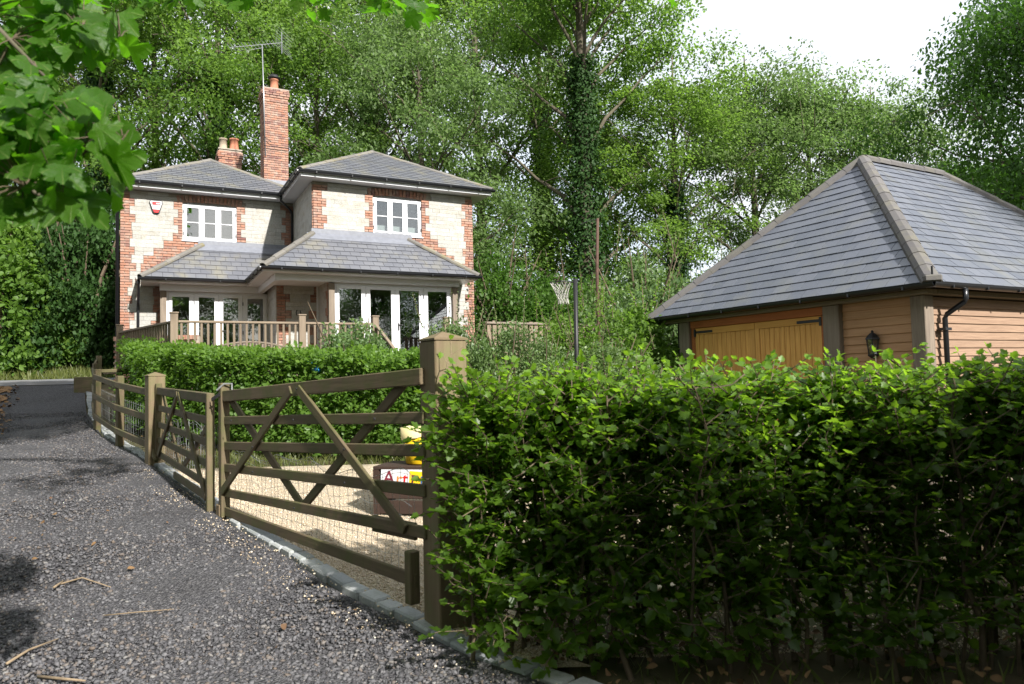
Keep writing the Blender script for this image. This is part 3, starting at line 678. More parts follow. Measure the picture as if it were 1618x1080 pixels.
# ---- lower soffit, beams
lg = 4.394
s = MB(); s.box(h(.50, -1.03, 4.30), h(3.142, .0, 4.33)); s.box(h(3.142+.02, -3.84, 4.30), h(8.92, -2.70, 4.33)); s.box(h(3.142+.02, -2.70, 4.30), h(4.62, -.0, 4.33)); s.build('soffit', 'white', house)
s = MB(); s.box(h(.955, -.60, 4.125), h(3.49, -.40, 4.297)); s.box(h(3.49, -3.42, 4.125), h(3.62, -.40, 4.297)); s.box(h(3.62, -3.42, 4.145), h(8.53, -3.22, 4.297)); s.build('beam', 'white', house)
s = MB(); s.box(h(3.62, -3.22, 4.20), h(4.93, -1.9, 4.22)); s.build('porch_ceiling', 'white', house)
s = MB(); s.box(h(4.845, -1.93, 2.0), h(4.91, -1.86, 4.2)); s.build('porch_frame', 'white', house)
# ---- slate roofs
slates = Bag('slate', 'slate_old', house)
def clip(poly, cl):
    out = poly
    for i in range(len(cl)):
        a = cl[i]; b = cl[(i+1) % len(cl)]; inp = out; out = []
        if not inp: return []
        def side(p): return (b[0]-a[0])*(p[1]-a[1])-(b[1]-a[1])*(p[0]-a[0])
        for j in range(len(inp)):
            p = inp[j]; q = inp[(j+1) % len(inp)]; sp, sq = side(p), side(q)
            if sp >= 0: out.append(p)
            if (sp >= 0) != (sq >= 0):
                t = sp/(sp-sq); out.append((p[0]+(q[0]-p[0])*t, p[1]+(q[1]-p[1])*t))
    return out
def roof_plane(bag, pts, gauge, width, under, keep=None, lift=.012):
    """pts[0], pts[1]: the eave, left to right seen from outside"""
    pts = [V(p) for p in pts]; ex = (pts[1]-pts[0]).normalized(); n = (pts[1]-pts[0]).cross(pts[-1]-pts[0]).normalized()
    if n.z < 0: n = -n
    ey = n.cross(ex)
    if ey.z < 0: ey = -ey
    p2 = [((p-pts[0]).dot(ex), (p-pts[0]).dot(ey)) for p in pts]
    ar = sum(p2[i][0]*p2[(i+1) % len(p2)][1]-p2[(i+1) % len(p2)][0]*p2[i][1] for i in range(len(p2)))
    cl = p2 if ar > 0 else p2[::-1]
    top = max(p[1] for p in p2); x0 = min(p[0] for p in p2); x1 = max(p[0] for p in p2); r = 0
    while r*gauge < top-.02:
        y = r*gauge; x = x0-(.5*width if r % 2 else 0)-.003
        while x < x1:
            yy = y+gauge+.035; j = rnd.uniform(-.004, .004)
            q = clip([(x+.004, y+j), (x+width-.004, y+j), (x+width-.004, yy), (x+.004, yy)], cl)
            if len(q) > 2:
                a = abs(sum(q[i][0]*q[(i+1) % len(q)][1]-q[(i+1) % len(q)][0]*q[i][1] for i in range(len(q))))/2
                if a > .004 and (keep is None or keep(x+width/2, y)):
                    tw = rnd.uniform(-.002, .002)
                    P = [pts[0]+ex*p[0]+ey*p[1]+n*(lift+.017*(1-(p[1]-y)/(yy-y))+tw) for p in q]
                    bag.prism(P, n*-.007)
            x += width
        r += 1
    m_ = MB(); m_.prism([p-n*.012 for p in pts], n*-.03); return m_
und = MB()
def addu(m_): 
    b = len(und.v); und.v += m_.v; und.f += [[b+i for i in f] for f in m_.f]
zr = ZG+.02
aL = h(2.467, 2.288, 8.673); aLb = h(2.467, 5.4, 8.673); aR = h(6.985, -.31, 8.737); aRb = h(6.985, 5.2, 8.737)
addu(roof_plane(slates, [h(-.053, -.422, zr), h(4.99, -.422, zr), aL], .20, .27, 0))
addu(roof_plane(slates, [h(4.187, -3.132, zr), h(9.784, -3.132, zr), aR], .20, .27, 0))
addu(roof_plane(slates, [h(.478, -1.056, lg+.02), h(3.142, -1.056, lg+.02), h(4.60, 0, 5.526), h(2.051, 0, 5.526)], .20, .27, 0))
addu(roof_plane(slates, [h(3.142, -3.861, lg+.02), h(8.943, -3.861, lg+.02), h(7.271, -2.71, 5.526), h(4.575, -2.71, 5.526)], .20, .27, 0))
roof2 = Bag('side_slate', 'slate_old', house, 0)
for pl in ([h(4.187, 6, zr), h(4.187, -3.132, zr), aR, aRb], [h(9.784, -3.132, zr), h(9.784, 8, zr), aRb, aR], [h(-.053, 8, zr), h(-.053, -.422, zr), aL, aLb], [h(4.99, -.422, zr), h(4.99, 6, zr), aLb, aL],
           [h(3.142, -1.056, lg+.02), h(3.142, -3.861, lg+.02), h(4.575, -2.71, 5.526), h(4.60, 0, 5.526)]):
    addu(roof_plane(roof2, pl, .20, .27, 0))
m_ = MB(); m_.prism([h(8.943, -3.861, lg+.01), h(8.943, -2.71, lg+.01), h(7.271, -2.71, 5.5)], V((0, 0, -.03))); addu(m_)
und.build('roof', 'dark', house); slates.flush(cam_h); roof2.flush(cam_h)
# flashing
hb('lead_flashing', (1.95, -.06, 5.46), (4.565, -.028, 5.66), 'lead'); hb('lead_flashing', (4.55, -2.77, 5.46), (7.37, -2.738, 5.66), 'lead')
for uu, vv, u2 in ((1.85, -.215, 4.40), (4.42, -2.925, 7.45)):
    lm_ = MB(); lm_.prism([h(uu, vv, 5.315), h(u2, vv, 5.315), h(u2, vv+.17, 5.50), h(uu, vv+.17, 5.50)], V((0, -.02, .035))); lm_.build('lead_apron', 'lead', house)
hb('lead_flashing', (4.571, -2.74, 5.50), (4.583, -.03, 5.62), 'lead')
# hip and ridge tiles
def tile_mesh(L, r, mat):
    k = ('t', L, r, mat)
    if k in _bc: return _bc[k]
    b = MB(); n = 7; ang = [R(200)-R(220)*j/(n-1) for j in range(n)]
    ring = lambda x, rr: [(x, -rr*math.cos(a), rr*math.sin(a)*.8) for a in ang]
    for x, e in ((-L/2, .004), (L/2, 0)):
        b.v += ring(x, r+e); b.v += ring(x, r+e-.025)
    for j in range(n-1):
        o0, i0, o1, i1 = 0, n, 2*n, 3*n
        b.f += [[o0+j, o0+j+1, o1+j+1, o1+j], [i0+j, i1+j, i1+j+1, i0+j+1], [o0+j, i0+j, i0+j+1, o0+j+1], [o1+j, o1+j+1, i1+j+1, i1+j]]
    b.f += [[0, 2*n, 3*n, n], [n-1, 2*n-1, 4*n-1, 3*n-1]]
    me = bpy.data.meshes.new('tile'); me.from_pydata(b.v, [], b.f); me.update(); me.materials.append(MT[mat]); _bc[k] = me; return me
def hip_line(name, p0, p1, parent, mat, L=.42, r=.12, lift=.0):
    p0 = V(p0); p1 = V(p1); d = p1-p0; n = max(1, round(d.length/L)); l = d.length/n; dd = d.normalized(); F = frame_x(dd)
    me = tile_mesh(round(l, 3)+.02, r, mat)
    for j in range(n):
        c = p0+dd*l*(j+.5)+F.col[2]*(lift+rnd.uniform(-.004, .004)); M = Matrix.Translation(c) @ (F @ Matrix.Rotation(.014, 3, 'Y')).to_4x4()
        addobj(name, me, None, parent, M)
HT = lambda a, b: hip_line('hip_tile', a, b, house, 'hiptile', .44, .095, -.012)
HT(h(-.053, -.422, zr), aL); HT(h(4.6, -.05, zr+.2), aL); HT(h(4.187, -3.132, zr), aR); HT(h(9.784, -3.132, zr), aR)
HT(aL, aLb); HT(aR, aRb); HT(h(.478, -1.056, lg+.03), h(2.051, -.05, 5.53)); HT(h(3.142, -3.861, lg+.03), h(4.575, -2.75, 5.53)); HT(h(8.943, -3.861, lg+.03), h(7.271, -2.75, 5.53))
# ---- upper soffits, gutters, brackets, downpipes
s = MB(); s.box(h(-.02, -.39, ZE+.001), h(4.19, .02, ZE+.03)); s.box(h(4.22, -3.10, ZE+.001), h(9.75, -2.41, ZE+.03)); s.box(h(4.22, -2.41, ZE+.001), h(4.64, .01, ZE+.03)); s.box(h(9.27, -2.41, ZE+.001), h(9.75, 7.9, ZE+.03))
s.build('soffit', 'white', house)
for a_, b_ in ((h(-.02, -.40, ZE+.031), h(4.20, -.37, ZG+.0)), (h(4.205, -3.11, ZE+.031), h(9.765, -3.08, ZG)), (h(4.205, -3.08, ZE+.031), h(4.235, -.4, ZG)), (h(.49, -1.045, 4.331), h(3.15, -1.02, lg)), (h(3.155, -3.85, 4.331), h(8.93, -3.825, lg)), (h(3.155, -3.825, 4.331), h(3.18, -1.045, lg))): box2('fascia', a_, b_, 'white', house)
def gutter(a, b, out, parent=house, name='gutter', brk=.9, off=0):
    a = V(a); b = V(b); d = (b-a).normalized(); F = frame_x(d); g = MB(); n = 9; pr = []
    for j in range(n): t = math.pi*j/(n-1); pr.append((.066*math.cos(t), -.072*math.sin(t)))
    pr += [(-.058, .0)]+[(.058*math.cos(math.pi-math.pi*j/(n-1)), -.064*math.sin(math.pi*j/(n-1))) for j in range(1, n-1)]+[(.058, 0)]
    c = V(out).normalized()*.06
    g.prism([a+c+F.col[1]*p[0]+F.col[2]*p[1] for p in pr], b-a)
    go = g.build(name, 'black', parent)
    L = (b-a).length; k = max(1, int(L/brk))
    for j in range(k):
        q = a+d*(L*(j+.5)/k)+c; box('gutter_bracket', q-V((0, 0, .04)), (.035, .125, .07), 'black', go, F, .006)
    return go
gzz = ZG+.005
gutter(h(-.06, -.40, gzz), h(4.15, -.40, gzz), (0, -1, 0)); gutter(h(4.205, -.36, gzz), h(4.205, -3.2, gzz), (-1, 0, 0), brk=.7); gutter(h(4.13, -3.11, gzz), h(9.84, -3.11, gzz), (0, -1, 0))
lz = lg+.005
gutter(h(.42, -1.045, lz), h(3.10, -1.045, lz), (0, -1, 0)); gutter(h(3.155, -1.0, lz), h(3.155, -3.92, lz), (-1, 0, 0), brk=.6); gutter(h(3.08, -3.85, lz), h(9.0, -3.85, lz), (0, -1, 0)); gutter(h(.49, -.0, lz), h(.49, -1.05, lz), (-1, 0, 0))
def pipe(pts, r=.034):
    p = MB(); p.tube(pts, r, 10); return p.build('downpipe', 'black', house, True)
pipe([h(4.16, -.46, gzz-.04), h(4.16, -.46, gzz-.20), h(4.50, -.10, 6.72), h(4.545, -.07, 6.60), h(4.545, -.07, 5.66)])
pipe([h(.45, -.95, lz-.04), h(.45, -.95, lz-.18), h(.44, -.09, 3.85), h(.44, -.07, 3.7), h(.44, -.07, 1.5)])
pipe([h(-.09, -.1, gzz), h(-.09, -.1, 6.5), h(-.07, .12, 6.3), h(-.07, .12, 1.6)], .045)
# ---- chimneys
def chimney(u0, u1, v0, v1, z0, z1, pots, corb=3):
    b = MB(); b.box(h(u0+.015, v0+.015, z0), h(u1-.015, v1-.015, z1-.01)); ch = b.build('chimney', 'mortar', house)
    bag = Bag('brick', 'brick', ch, 300); nrow = int((z1-z0)/.075)
    for r in range(nrow):
        z = z0+r*.075; top = nrow-r; o = {1: .035, 2: .05, 3: .05, 4: .025, 6: .02}.get(top, 0)
        x = u0-o; first = r % 2
        while x < u1+o-.02:
            L = .112 if first else .225; first = 0; e = min(u1+o, x+L)
            if u1+o-e < .05: e = u1+o
            bag.box(h((x+e)/2, v0+.04-o, z+.037), (e-x-.014, .10, .058)); x = e
        y = v0-o+.1; first = 1-r % 2
        while y < v1+o-.02:
            L = .112 if first else .225; first = 0; e = min(v1+o, y+L)
            if v1+o-e < .05: e = v1+o
            bag.box(h(u0+.04-o, (y+e)/2, z+.037), (e-y-.014, .10, .058), Matrix.Rotation(R(90), 3, 'Z')); y = e
    bag.flush(cam_h)
    c = MB(); c.box(h(u0-.02, v0-.02, z1-.012), h(u1+.02, v1+.02, z1+.03)); c.build('flaunching', 'mortar', ch)
    for (pu, pv, pr, ph, mat, cowl) in pots:
        p = MB(); p.lathe([(pr*1.25, 0), (pr*1.25, .05), (pr*1.05, .08), (pr*.95, ph-.06), (pr*1.12, ph-.05), (pr*1.12, ph)], 14, h(pu, pv, z1+.02)); po = p.build('chimney_pot', mat, ch, True)
        if cowl: c = MB(); c.lathe([(pr*.9, 0), (pr*1.5, .02), (pr*1.6, .05), (pr*1.1, .09), (pr*1.0, .14), (pr*.3, .17)], 14, h(pu, pv, z1+.02+ph)); c.build('cowl', 'iron', po, True)
    return ch
ch = chimney(4.07, 4.86, 2.1, 2.75, 7.5, 11.25, [(4.47, 2.4, .13, .42, 'pot', True)])
hb('lead_apron', (4.06, 2.07, 8.05), (4.87, 2.10, 8.20), 'lead', ch)
c2 = chimney(2.98, 3.75, 5.0, 5.6, 8.3, 9.95, [(3.15, 5.25, .13, .42, 'potbuff', False), (3.52, 5.25, .15, .45, 'pot', False)])
hb('roof_vent', (6.05, 1.0, 8.3), (6.45, 1.3, 8.62), 'lead')
# ---- alarm box and horseshoe (fixed to the walls)
al = empty('alarm_box', hm @ h(.88, -.03, 6.35), HYAW); tag(al, 'red and white burglar alarm box high on the cottage wall', 'alarm box')
a = MB(); a.prism([(-.15, 0, .34), (.15, 0, .34), (.17, 0, .30), (.09, 0, .02), (.04, 0, -.02), (-.04, 0, -.02), (-.09, 0, .02), (-.17, 0, .30)], (0, -.04, 0)); a.build('backplate', 'iron', al)
a = MB(); a.prism([(-.135, -.04, .32), (.135, -.04, .32), (.15, -.04, .29), (.085, -.04, .09), (-.085, -.04, .09), (-.15, -.04, .29)], (0, -.025, 0)); a.build('cover', 'white', al)
a = MB(); a.prism([(-.085, -.04, .085), (.085, -.04, .085), (.05, -.04, .0), (-.05, -.04, .0)], (0, -.024, 0)); a.build('strobe_lens', 'red', al)
a = MB(); a.box((-.10, -.068, .21), (.10, -.066, .30)); a.build('logo_panel', 'red', al)
a = MB(); a.box((.0, -.071, .235), (.04, -.0685, .27)); a.box((.048, -.071, .235), (.085, -.0685, .27)); a.build('logo_mark', 'white', al)
a = MB(); a.box((-.07, -.068, .175), (.07, -.0662, .185)); a.box((-.05, -.068, .15), (.05, -.0662, .157)); a.build('lettering', 'iron', al)
hs = empty('horseshoe', hm @ h(4.35, -1.95, 3.36), HYAW); tag(hs, 'iron horseshoe hung on the porch wall between brick quoins', 'horseshoe')
a = MB(); a.tube([(.055*math.cos(t)*(1.0 if t < 4.2 else 1), 0, .09-.08*math.cos((t-4.712))*1.0) if False else (.06*math.cos(R(q)), 0, .10+.085*math.sin(R(q))) for q in range(125, 416, 20) for t in (0,)], .013, 6); a.build('shoe', 'iron', hs)
# ---- television aerial strapped to the chimney
ae = empty('television_aerial', hm @ h(4.10, 2.03, 9.3), HYAW); tag(ae, 'silver television aerial on a tall mast strapped to the chimney', 'aerial')
a = MB(); a.tube([(.02, 0, -.35), (-.06, 0, 3.35)], .017, 8); a.build('mast', 'ali', ae, True)
a = MB(); a.tube([(-1.05, .1, 3.10), (.55, -.25, 3.42)], .009, 6); a.tube([(-.55, 0, 3.05), (-.05, -.1, 3.2)], .007, 6); a.build('boom', 'ali', ae)
a = MB()
for j in range(14):
    q = V((-1.05, .1, 3.10)).lerp(V((.3, -.2, 3.37)), j/13); a.tube([q+V((-.07, .06, .13)), q+V((.07, -.06, -.13))], .004, 4)
a.build('director', 'ali', ae)
a = MB(); q0 = V((.5, -.24, 3.41))
for j in range(-4, 5):
    c = q0+V((.02+.03*abs(j), 0, .085*j)); a.tube([c+V((-.22, .12, .24)), c+V((.22, -.12, -.24))], .0045, 4)
a.tube([q0+V((.02, 0, -.36)), q0+V((.02, 0, .36))], .009, 4); a.build('reflector', 'ali', ae)
a = MB(); a.tube([(-.04, -.03, -.02), (.35, -.04, -.02), (.74, -.04, -.02)], .012, 6); a.tube([(-.03, -.03, .28), (.2, -.04, .12)], .01, 6); a.build('bracket', 'iron', ae)
# ---- plant standing inside the right hand doors
pl = empty('potted_plant', hm @ h(7.92, -2.75, 1.95), HYAW); tag(pl, 'broad leaved potted plant standing behind the rightmost glass door', 'plant')
a = MB(); a.lathe([(.13, 0), (.17, .3), (.18, .32), (.15, .32)], 14); a.build('pot', 'pot', pl, True)
a = MB(); a.tube([(0, 0, .3), (.03, 0, .9), (0, .02, 1.45)], [.018, .014, .008], 6); a.build('stem', 'stem', pl)
n = 26; rg = np.random.default_rng(3); tz = np.linspace(.5, 1.5, n); az = np.arange(n)*2.4; A_ = np.stack([np.cos(az), np.sin(az), .4+0*az], 1)
v, f, t = leaves(np.stack([.02*np.cos(az), .02*np.sin(az), tz], 1), A_, np.array([0, 0, 1.])+.2*rg.normal(size=(n, 3)), .26+0*az, rg.random(n), OVAL); addobj('foliage', np_mesh('foliage', v, f, t), 'lf_dark', pl)

# ============================================================ GARAGE
GYAW = R(-61.29); GO = V((3.001, 15.646, .35))
garage = empty('garage', GO, GYAW); tag(garage, 'oak framed garage with timber doors and steep slate hipped roof', 'garage')
gm = Matrix.Translation(GO) @ Matrix.Rotation(GYAW, 4, 'Z'); cam_g = gm.inverted() @ V((0, 0, EYE))
def g(u, v, z): return V((u, v, z-.35))
def gb(name, a, b, mat, parent=garage, bev=0): return box2(name, g(*a), g(*b), mat, parent, bev)
GW, GD, GE = 6.2, 8.73, 2.70; ap = g(3.1, 3.05, 5.742); ap2 = g(3.1, 5.68, 5.742); ge = GE+.02
gs = Bag('slate', 'slate', garage)
und = MB()
addu(roof_plane(gs, [g(0, 0, ge), g(GW, 0, ge), ap], .2265, .305, 0, lift=.014))
addu(roof_plane(gs, [g(GW, 0, ge), g(GW, GD, ge), ap2, ap], .2265, .305, 0, lift=.014))
gs2 = Bag('side_slate', 'slate', garage, 0)
addu(roof_plane(gs2, [g(0, GD, ge), g(0, 0, ge), ap, ap2], .2265, .305, 0)); addu(roof_plane(gs2, [g(GW, GD, ge), g(0, GD, ge), ap2], .2265, .305, 0))
und.build('roof', 'dark', garage); gs.flush(cam_g); gs2.flush(cam_g)
for a, b in ((g(0, 0, ge), ap), (g(GW, 0, ge), ap), (g(GW, GD, ge), ap2), (g(0, GD, ge), ap2), (ap, ap2)): hip_line('hip_tile', a, b, garage, 'hipgrey', .40, .135, -.01)
box('hip_iron', g(6.22, -.02, 2.87), (.02, .02, .16), 'iron', garage); box('hip_stop', g(6.215, -.015, 2.775), (.23, .14, .10), 'hipgrey', garage, Matrix.Rotation(R(45), 3, 'Z'), .02)
w = MB(); w.box(g(.4, .42, .0), g(.5, 8.3, 2.6)); w.box(g(.5, 8.2, .0), g(5.8, 8.3, 2.6)); w.box(g(4.4, .40, .0), g(5.75, .44, 2.6)); w.box(g(5.74, .45, .0), g(5.80, 8.2, 2.6)); w.box(g(.5, .46, 2.56), g(5.74, 8.2, 2.60)); w.build('wall', 'dark', garage)
for a, b in (((.62, .25), (.92, .52)), ((4.16, .25), (4.47, .50))): gb('oak_post', (a[0], a[1], .2), (b[0], b[1], 2.588), 'oakv', garage, .012)
gb('oak_post', (5.675, .28, .2), (5.905, .50, 2.588), 'oakv', garage, .012)
gb('wall_plate', (.05, .20, 2.59), (6.0, .46, 2.672), 'oakgrey', garage, .01); gb('wall_plate', (5.72, .462, 2.59), (6.0, 8.5, 2.672), 'oakgrey', garage, .01)
sf = MB(); sf.prism([g(.03, .02, 2.69), g(GW-.02, .02, 2.69), g(GW-.35, .4, 2.69), g(.3, .4, 2.69)], (0, 0, .02)); sf.prism([g(GW-.02, .03, 2.69), g(GW-.02, 8.6, 2.69), g(GW-.36, 8.6, 2.69), g(GW-.36, .4, 2.69)], (0, 0, .02)); sf.build('rafter_soffit', 'oakgrey', garage)
gb('door_head', (.922, .30, 2.445), (4.158, .44, 2.589), 'cedarred', garage, .006); gb('door_jamb', (.922, .32, .2), (1.018, .42, 2.444), 'cedarred', garage, .006); gb('door_jamb', (4.075, .32, .2), (4.158, .42, 2.444), 'cedarred', garage, .006)
def leaf_door(u0, u1, hinge_left):
    d = empty('door', g((u0+u1)/2, .36, .35)); d.parent = garage
    l = lambda a, b, mat, nm, bev=.004: box2(nm, V(a)-V(((u0+u1)/2, .36, .35)), V(b)-V(((u0+u1)/2, .36, .35)), mat, d, bev)
    l((u0, .335, 2.315), (u1, .385, 2.44), 'cedar', 'top_rail'); l((u0, .335, .3), (u0+.11, .385, 2.313), 'cedarv', 'stile'); l((u1-.11, .335, .3), (u1, .385, 2.313), 'cedarv', 'stile')
    n = 11; w_ = (u1-u0-.22)/n
    for j in range(n): a = u0+.11+w_*j; l((a+.002, .345, .3), (a+w_-.003, .38, 2.312), 'cedarv', 'plank', .008)
    l((u0+.02, .325, 2.335), (u0+.50, .334, 2.385), 'iron', 'strap_hinge') if hinge_left else l((u1-.50, .325, 2.335), (u1-.02, .334, 2.385), 'iron', 'strap_hinge')
    l((u0-.02, .31, 2.27), (u0+.03, .334, 2.42), 'iron', 'hinge_plate') if hinge_left else l((u1-.03, .31, 2.27), (u1+.02, .334, 2.42), 'iron', 'hinge_plate')
leaf_door(1.022, 2.600, True); leaf_door(2.608, 4.071, False)
for j in range(15):
    z = .55+j*.137
    if z < 2.56: box('board', g(5.072, .372, z+.066), (1.205, .028, .155), 'larch', garage, Matrix.Rotation(R(-8), 3, 'X'), .003)
for j in range(17):
    z = .45+j*.124
    if z < 2.56:
        box('board', g(5.855, 2.45, z+.062), (3.90, .026, .145), 'larchgrey', garage, Matrix.Rotation(R(90), 3, 'Z') @ Matrix.Rotation(R(-10), 3, 'X'), .003)
        box('board', g(5.855, 6.45, z+.062), (4.08, .026, .145), 'larchgrey', garage, Matrix.Rotation(R(90), 3, 'Z') @ Matrix.Rotation(R(-10), 3, 'X'), .003)
gutter(g(-.06, .03, ge+.0), g(GW+.06, .03, ge+.0), (0, -1, 0), garage, brk=.85); gutter(g(GW-.03, -.06, ge), g(GW-.03, GD, ge), (1, 0, 0), garage, brk=.85)
p = MB(); p.tube([g(6.24, .74, 2.66), g(6.24, .74, 2.50), g(6.22, .73, 2.46), g(6.0, .66, 2.30), g(5.97, .655, 2.24), g(5.97, .655, .4)], .038, 10); dp = p.build('downpipe', 'black', garage, True)
gb('pipe_clip', (5.90, .58, 2.06), (6.02, .73, 2.10), 'black', dp)
# lantern on the garage wall
ln = empty('wall_lantern', gm @ g(5.03, .30, 1.74), GYAW); tag(ln, 'black six sided lantern fixed to the garage boarding', 'lantern')
a = MB(); a.lathe([(.03, -.06), (.085, -.02), (.09, 0), (.075, .01)], 6); a.build('base', 'iron', ln)
a = MB()
for k in range(6): t = R(60*k); a.tube([(.07*math.cos(t), .07*math.sin(t), .0), (.098*math.cos(t), .098*math.sin(t), .245)], .009, 4)
a.build('cage', 'iron', ln)
a = MB(); a.lathe([(.062, .005), (.088, .24)], 6); a.build('pane', 'glass', ln)
a = MB(); a.lathe([(.118, .24), (.112, .26), (.05, .33), (.02, .345), (.024, .365), (.008, .385)], 6); a.build('cap', 'iron', ln)
a = MB(); a.tube([(0, .10, .02), (0, .07, -.05), (0, 0, -.06)], .012, 6); a.box((-.03, .085, -.12), (.03, .10, .16)); a.build('bracket', 'iron', ln)
a = MB(); a.lathe([(.018, .03), (.018, .16), (.008, .18)], 8); a.build('candle_tube', 'net', ln)

# ============================================================ GATES AND FENCE
def post(name, base, top, wx, rz, label, mat='post', cap=.06, group=None):
    """square timber post with a shallow pyramid top"""
    b = V(base); o = empty(name, b, rz); tag(o, label, 'post', group); H_ = top-b.z
    box('shaft', V((0, 0, (H_-.2)/2)), (wx, wx, H_+.2), mat, o, Matrix.Rotation(0, 3, 'Z'), .008).matrix_basis = Matrix.Translation((0, 0, H_/2-.1)) @ Matrix.Rotation(R(90), 4, 'Y')
    o.children[0].data = boxmesh(H_+.2, wx, wx, mat, .008)
    m = MB(); e = wx/2+.006; m.v = [(-e, -e, H_), (e, -e, H_), (e, e, H_), (-e, e, H_), (-e, -e, H_+.012), (e, -e, H_+.012), (e, e, H_+.012), (-e, e, H_+.012), (0, 0, H_+cap)]
    m.f = [[3, 2, 1, 0]]+[[i, (i+1) % 4, 4+(i+1) % 4, 4+i] for i in range(4)]+[[4+i, 4+(i+1) % 4, 8] for i in range(4)]
    m.build('cap', mat, o); return o
NPOST = V((-.437, 4.55, 0))
post('gate_post', NPOST+V((0, 0, gz(4.55))), 1.75, .222, R(33), 'thick square gate post with pyramid top beside the near hedge')
TPOST = at(245, 735, 10.05); post('gate_post', V((TPOST.x, TPOST.y, gz(10.05))), at(245, 594, 10.05).z, .215, R(40), 'square gate post with pyramid top between narrow gate and rail fence')
SP = at(716, 975, 4.5); sp = post('stub_post', gpt(-.30, 4.56), 1.0, .16, R(33), 'dark shorter timber post standing against the near gate post', 'gate', .02)

def gate_leaf(name, label, hinge, fore, rails, brs, wires):
    """hinge / fore: ((px, depth)) ends; rails: (y_hinge, y_fore, height)"""
    g0 = at(hinge[0], 800, hinge[1]); g1 = at(fore[0], 800, fore[1]); base = V((g0.x, g0.y, gz(g0.y)))
    e = empty(name, base); tag(e, label, 'gate', 'double gates')
    nrm = V((-(g1-g0).y, (g1-g0).x, 0)).normalized()
    if nrm.y > 0: nrm = -nrm
    Q = lambda s, y: at(hinge[0]+(fore[0]-hinge[0])*s, y, hinge[1]+(fore[1]-hinge[1])*s)
    def PT(s, z): p = g0.lerp(g1, s); return V((p.x, p.y, z))-base
    zs = []
    for j, (yh, yf, hh, s0, s1) in enumerate(rails):
        zh = at(hinge[0], yh, hinge[1]).z; zf = at(fore[0], yf, fore[1]).z; zs.append((zh, zf))
        a = PT(s0, zh+(zf-zh)*s0); b = PT(s1, zh+(zf-zh)*s1)
        bar('top_rail' if j == 0 else 'rail', a, b, .06 if j == 0 else .028, hh, 'gate', e, .006)
    Z = lambda s, j: zs[j][0]+(zs[j][1]-zs[j][0])*s
    for (s0, j0, s1, j1, side) in brs:
        o = nrm*(.03*side); bar('brace', PT(s0, Z(s0, j0))+o, PT(s1, Z(s1, j1))+o, .026, .075, 'gate', e, .005)
    w_ = MB()
    if wires:
        nx = 34; off = -nrm*.05; tops = []
        for k in range(nx+1):
            s = .03+.94*k/nx; zt = Z(s, wires[0])-.04+.03*math.sin(k*.9)+.03*math.sin(k*.37+1)+wires[1]*(1-s); zb_ = Z(s, 5)-.02
            bend = V((.012*math.sin(k*2.1), 0, 0)); tops.append(PT(s, zt)+off*(1+.6*math.sin(k*.8)))
            w_.tube([PT(s, zb_)+off, PT(s, (zb_+zt)/2)+off*1.5+bend, tops[-1]], .0017, 3, False)
        for r in range(8):
            f = (r+.3)/7.6; pts = []
            for k in range(nx+1): s = .03+.94*k/nx; zb_ = Z(s, 5)-.02; pts.append(PT(s, zb_+((tops[k].z+base.z)-zb_)*f)+off*(1.2+.3*math.sin(k+r)))
            w_.tube(pts, .0016, 3, False)
        w_.tube(tops, .0024, 4, False); o = w_.build('wire_netting', 'steel', e); o['kind'] = 'stuff'
    return e, PT, Z, nrm
H1 = (655, 4.62); F1 = (353, 6.98)
e1, PT1, Z1, n1 = gate_leaf('field_gate', 'wide five barred timber gate hung from the near gate post', H1, F1,
    [(596, 626, .105, -.04, .985), (660, 664, .078, -.04, .985), (711, 704, .078, -.04, .985), (773, 738, .078, -.04, .985), (838, 777, .078, -.04, .985), (917, 806, .085, 0, .985)],
    [(.02, 4, .48, 0, 1), (.03, 0, .50, 4, -1), (.50, 4, .98, 0, -1), (.99, 4, .52, 0, 1)], (2, -.16))
bar('heel_stile', PT1(.012, Z1(0, 5)-.15), PT1(.012, Z1(0, 5)+.18), .07, .075, 'gate', e1, .006, n1)
bar('stile', PT1(.992, Z1(1, 5)-.06), PT1(.992, Z1(1, 0)+.13), .075, .085, 'gate', e1, .006, n1)
bar('rail_doubler', PT1(.01, Z1(.01, 4)-.015)+n1*-.03, PT1(.17, Z1(.17, 4)-.015)+n1*-.03, .028, .11, 'gate', e1, .005)
for (s, j) in ((.48, 0), (.5, 4), (.25, 2), (.75, 2), (.5, 1), (.25, 3), (.75, 3), (.12, 1), (.9, 1)):
    m = MB(); c = PT1(s, Z1(s, j))+n1*.045; m.lathe([(.009, 0), (.009, .004), (.004, .008)], 8); m.build('bolt', 'iron', e1, M=Matrix.Translation(c) @ n1.to_track_quat('Z', 'Y').to_matrix().to_4x4())
bar('drop_bolt_block', PT1(1.006, Z1(1, 5)-.24)+n1*.0, PT1(1.006, Z1(1, 5)+.06)+n1*.0, .10, .10, 'post', e1, .01, n1)
H2 = (250, 9.95); F2 = (334, 7.10)
e2, PT2, Z2, n2 = gate_leaf('field_gate', 'narrower looking barred gate leaf further up the drive with curled lower rail', H2, F2,
    [(617, 629, .10, 0, .975), (644, 665, .078, 0, .975), (670, 700, .078, 0, .975), (694, 735, .078, 0, .975), (716, 769, .078, 0, .975), (733, 789, .085, .38, .975)],
    [(.06, 4, .50, 0, 1), (.05, 0, .44, 4, -1), (.52, 0, .97, 5, 1), (.97, 1, .50, 4, -1)], (1, -.10))
bar('heel_stile', PT2(.01, Z2(0, 4)-.05), PT2(.01, Z2(0, 0)+.10), .075, .08, 'gate', e2, .006, n2)
bar('stile', PT2(.985, Z2(1, 5)-.12), PT2(.985, Z2(1, 0)+.05), .07, .075, 'gate', e2, .006, n2)
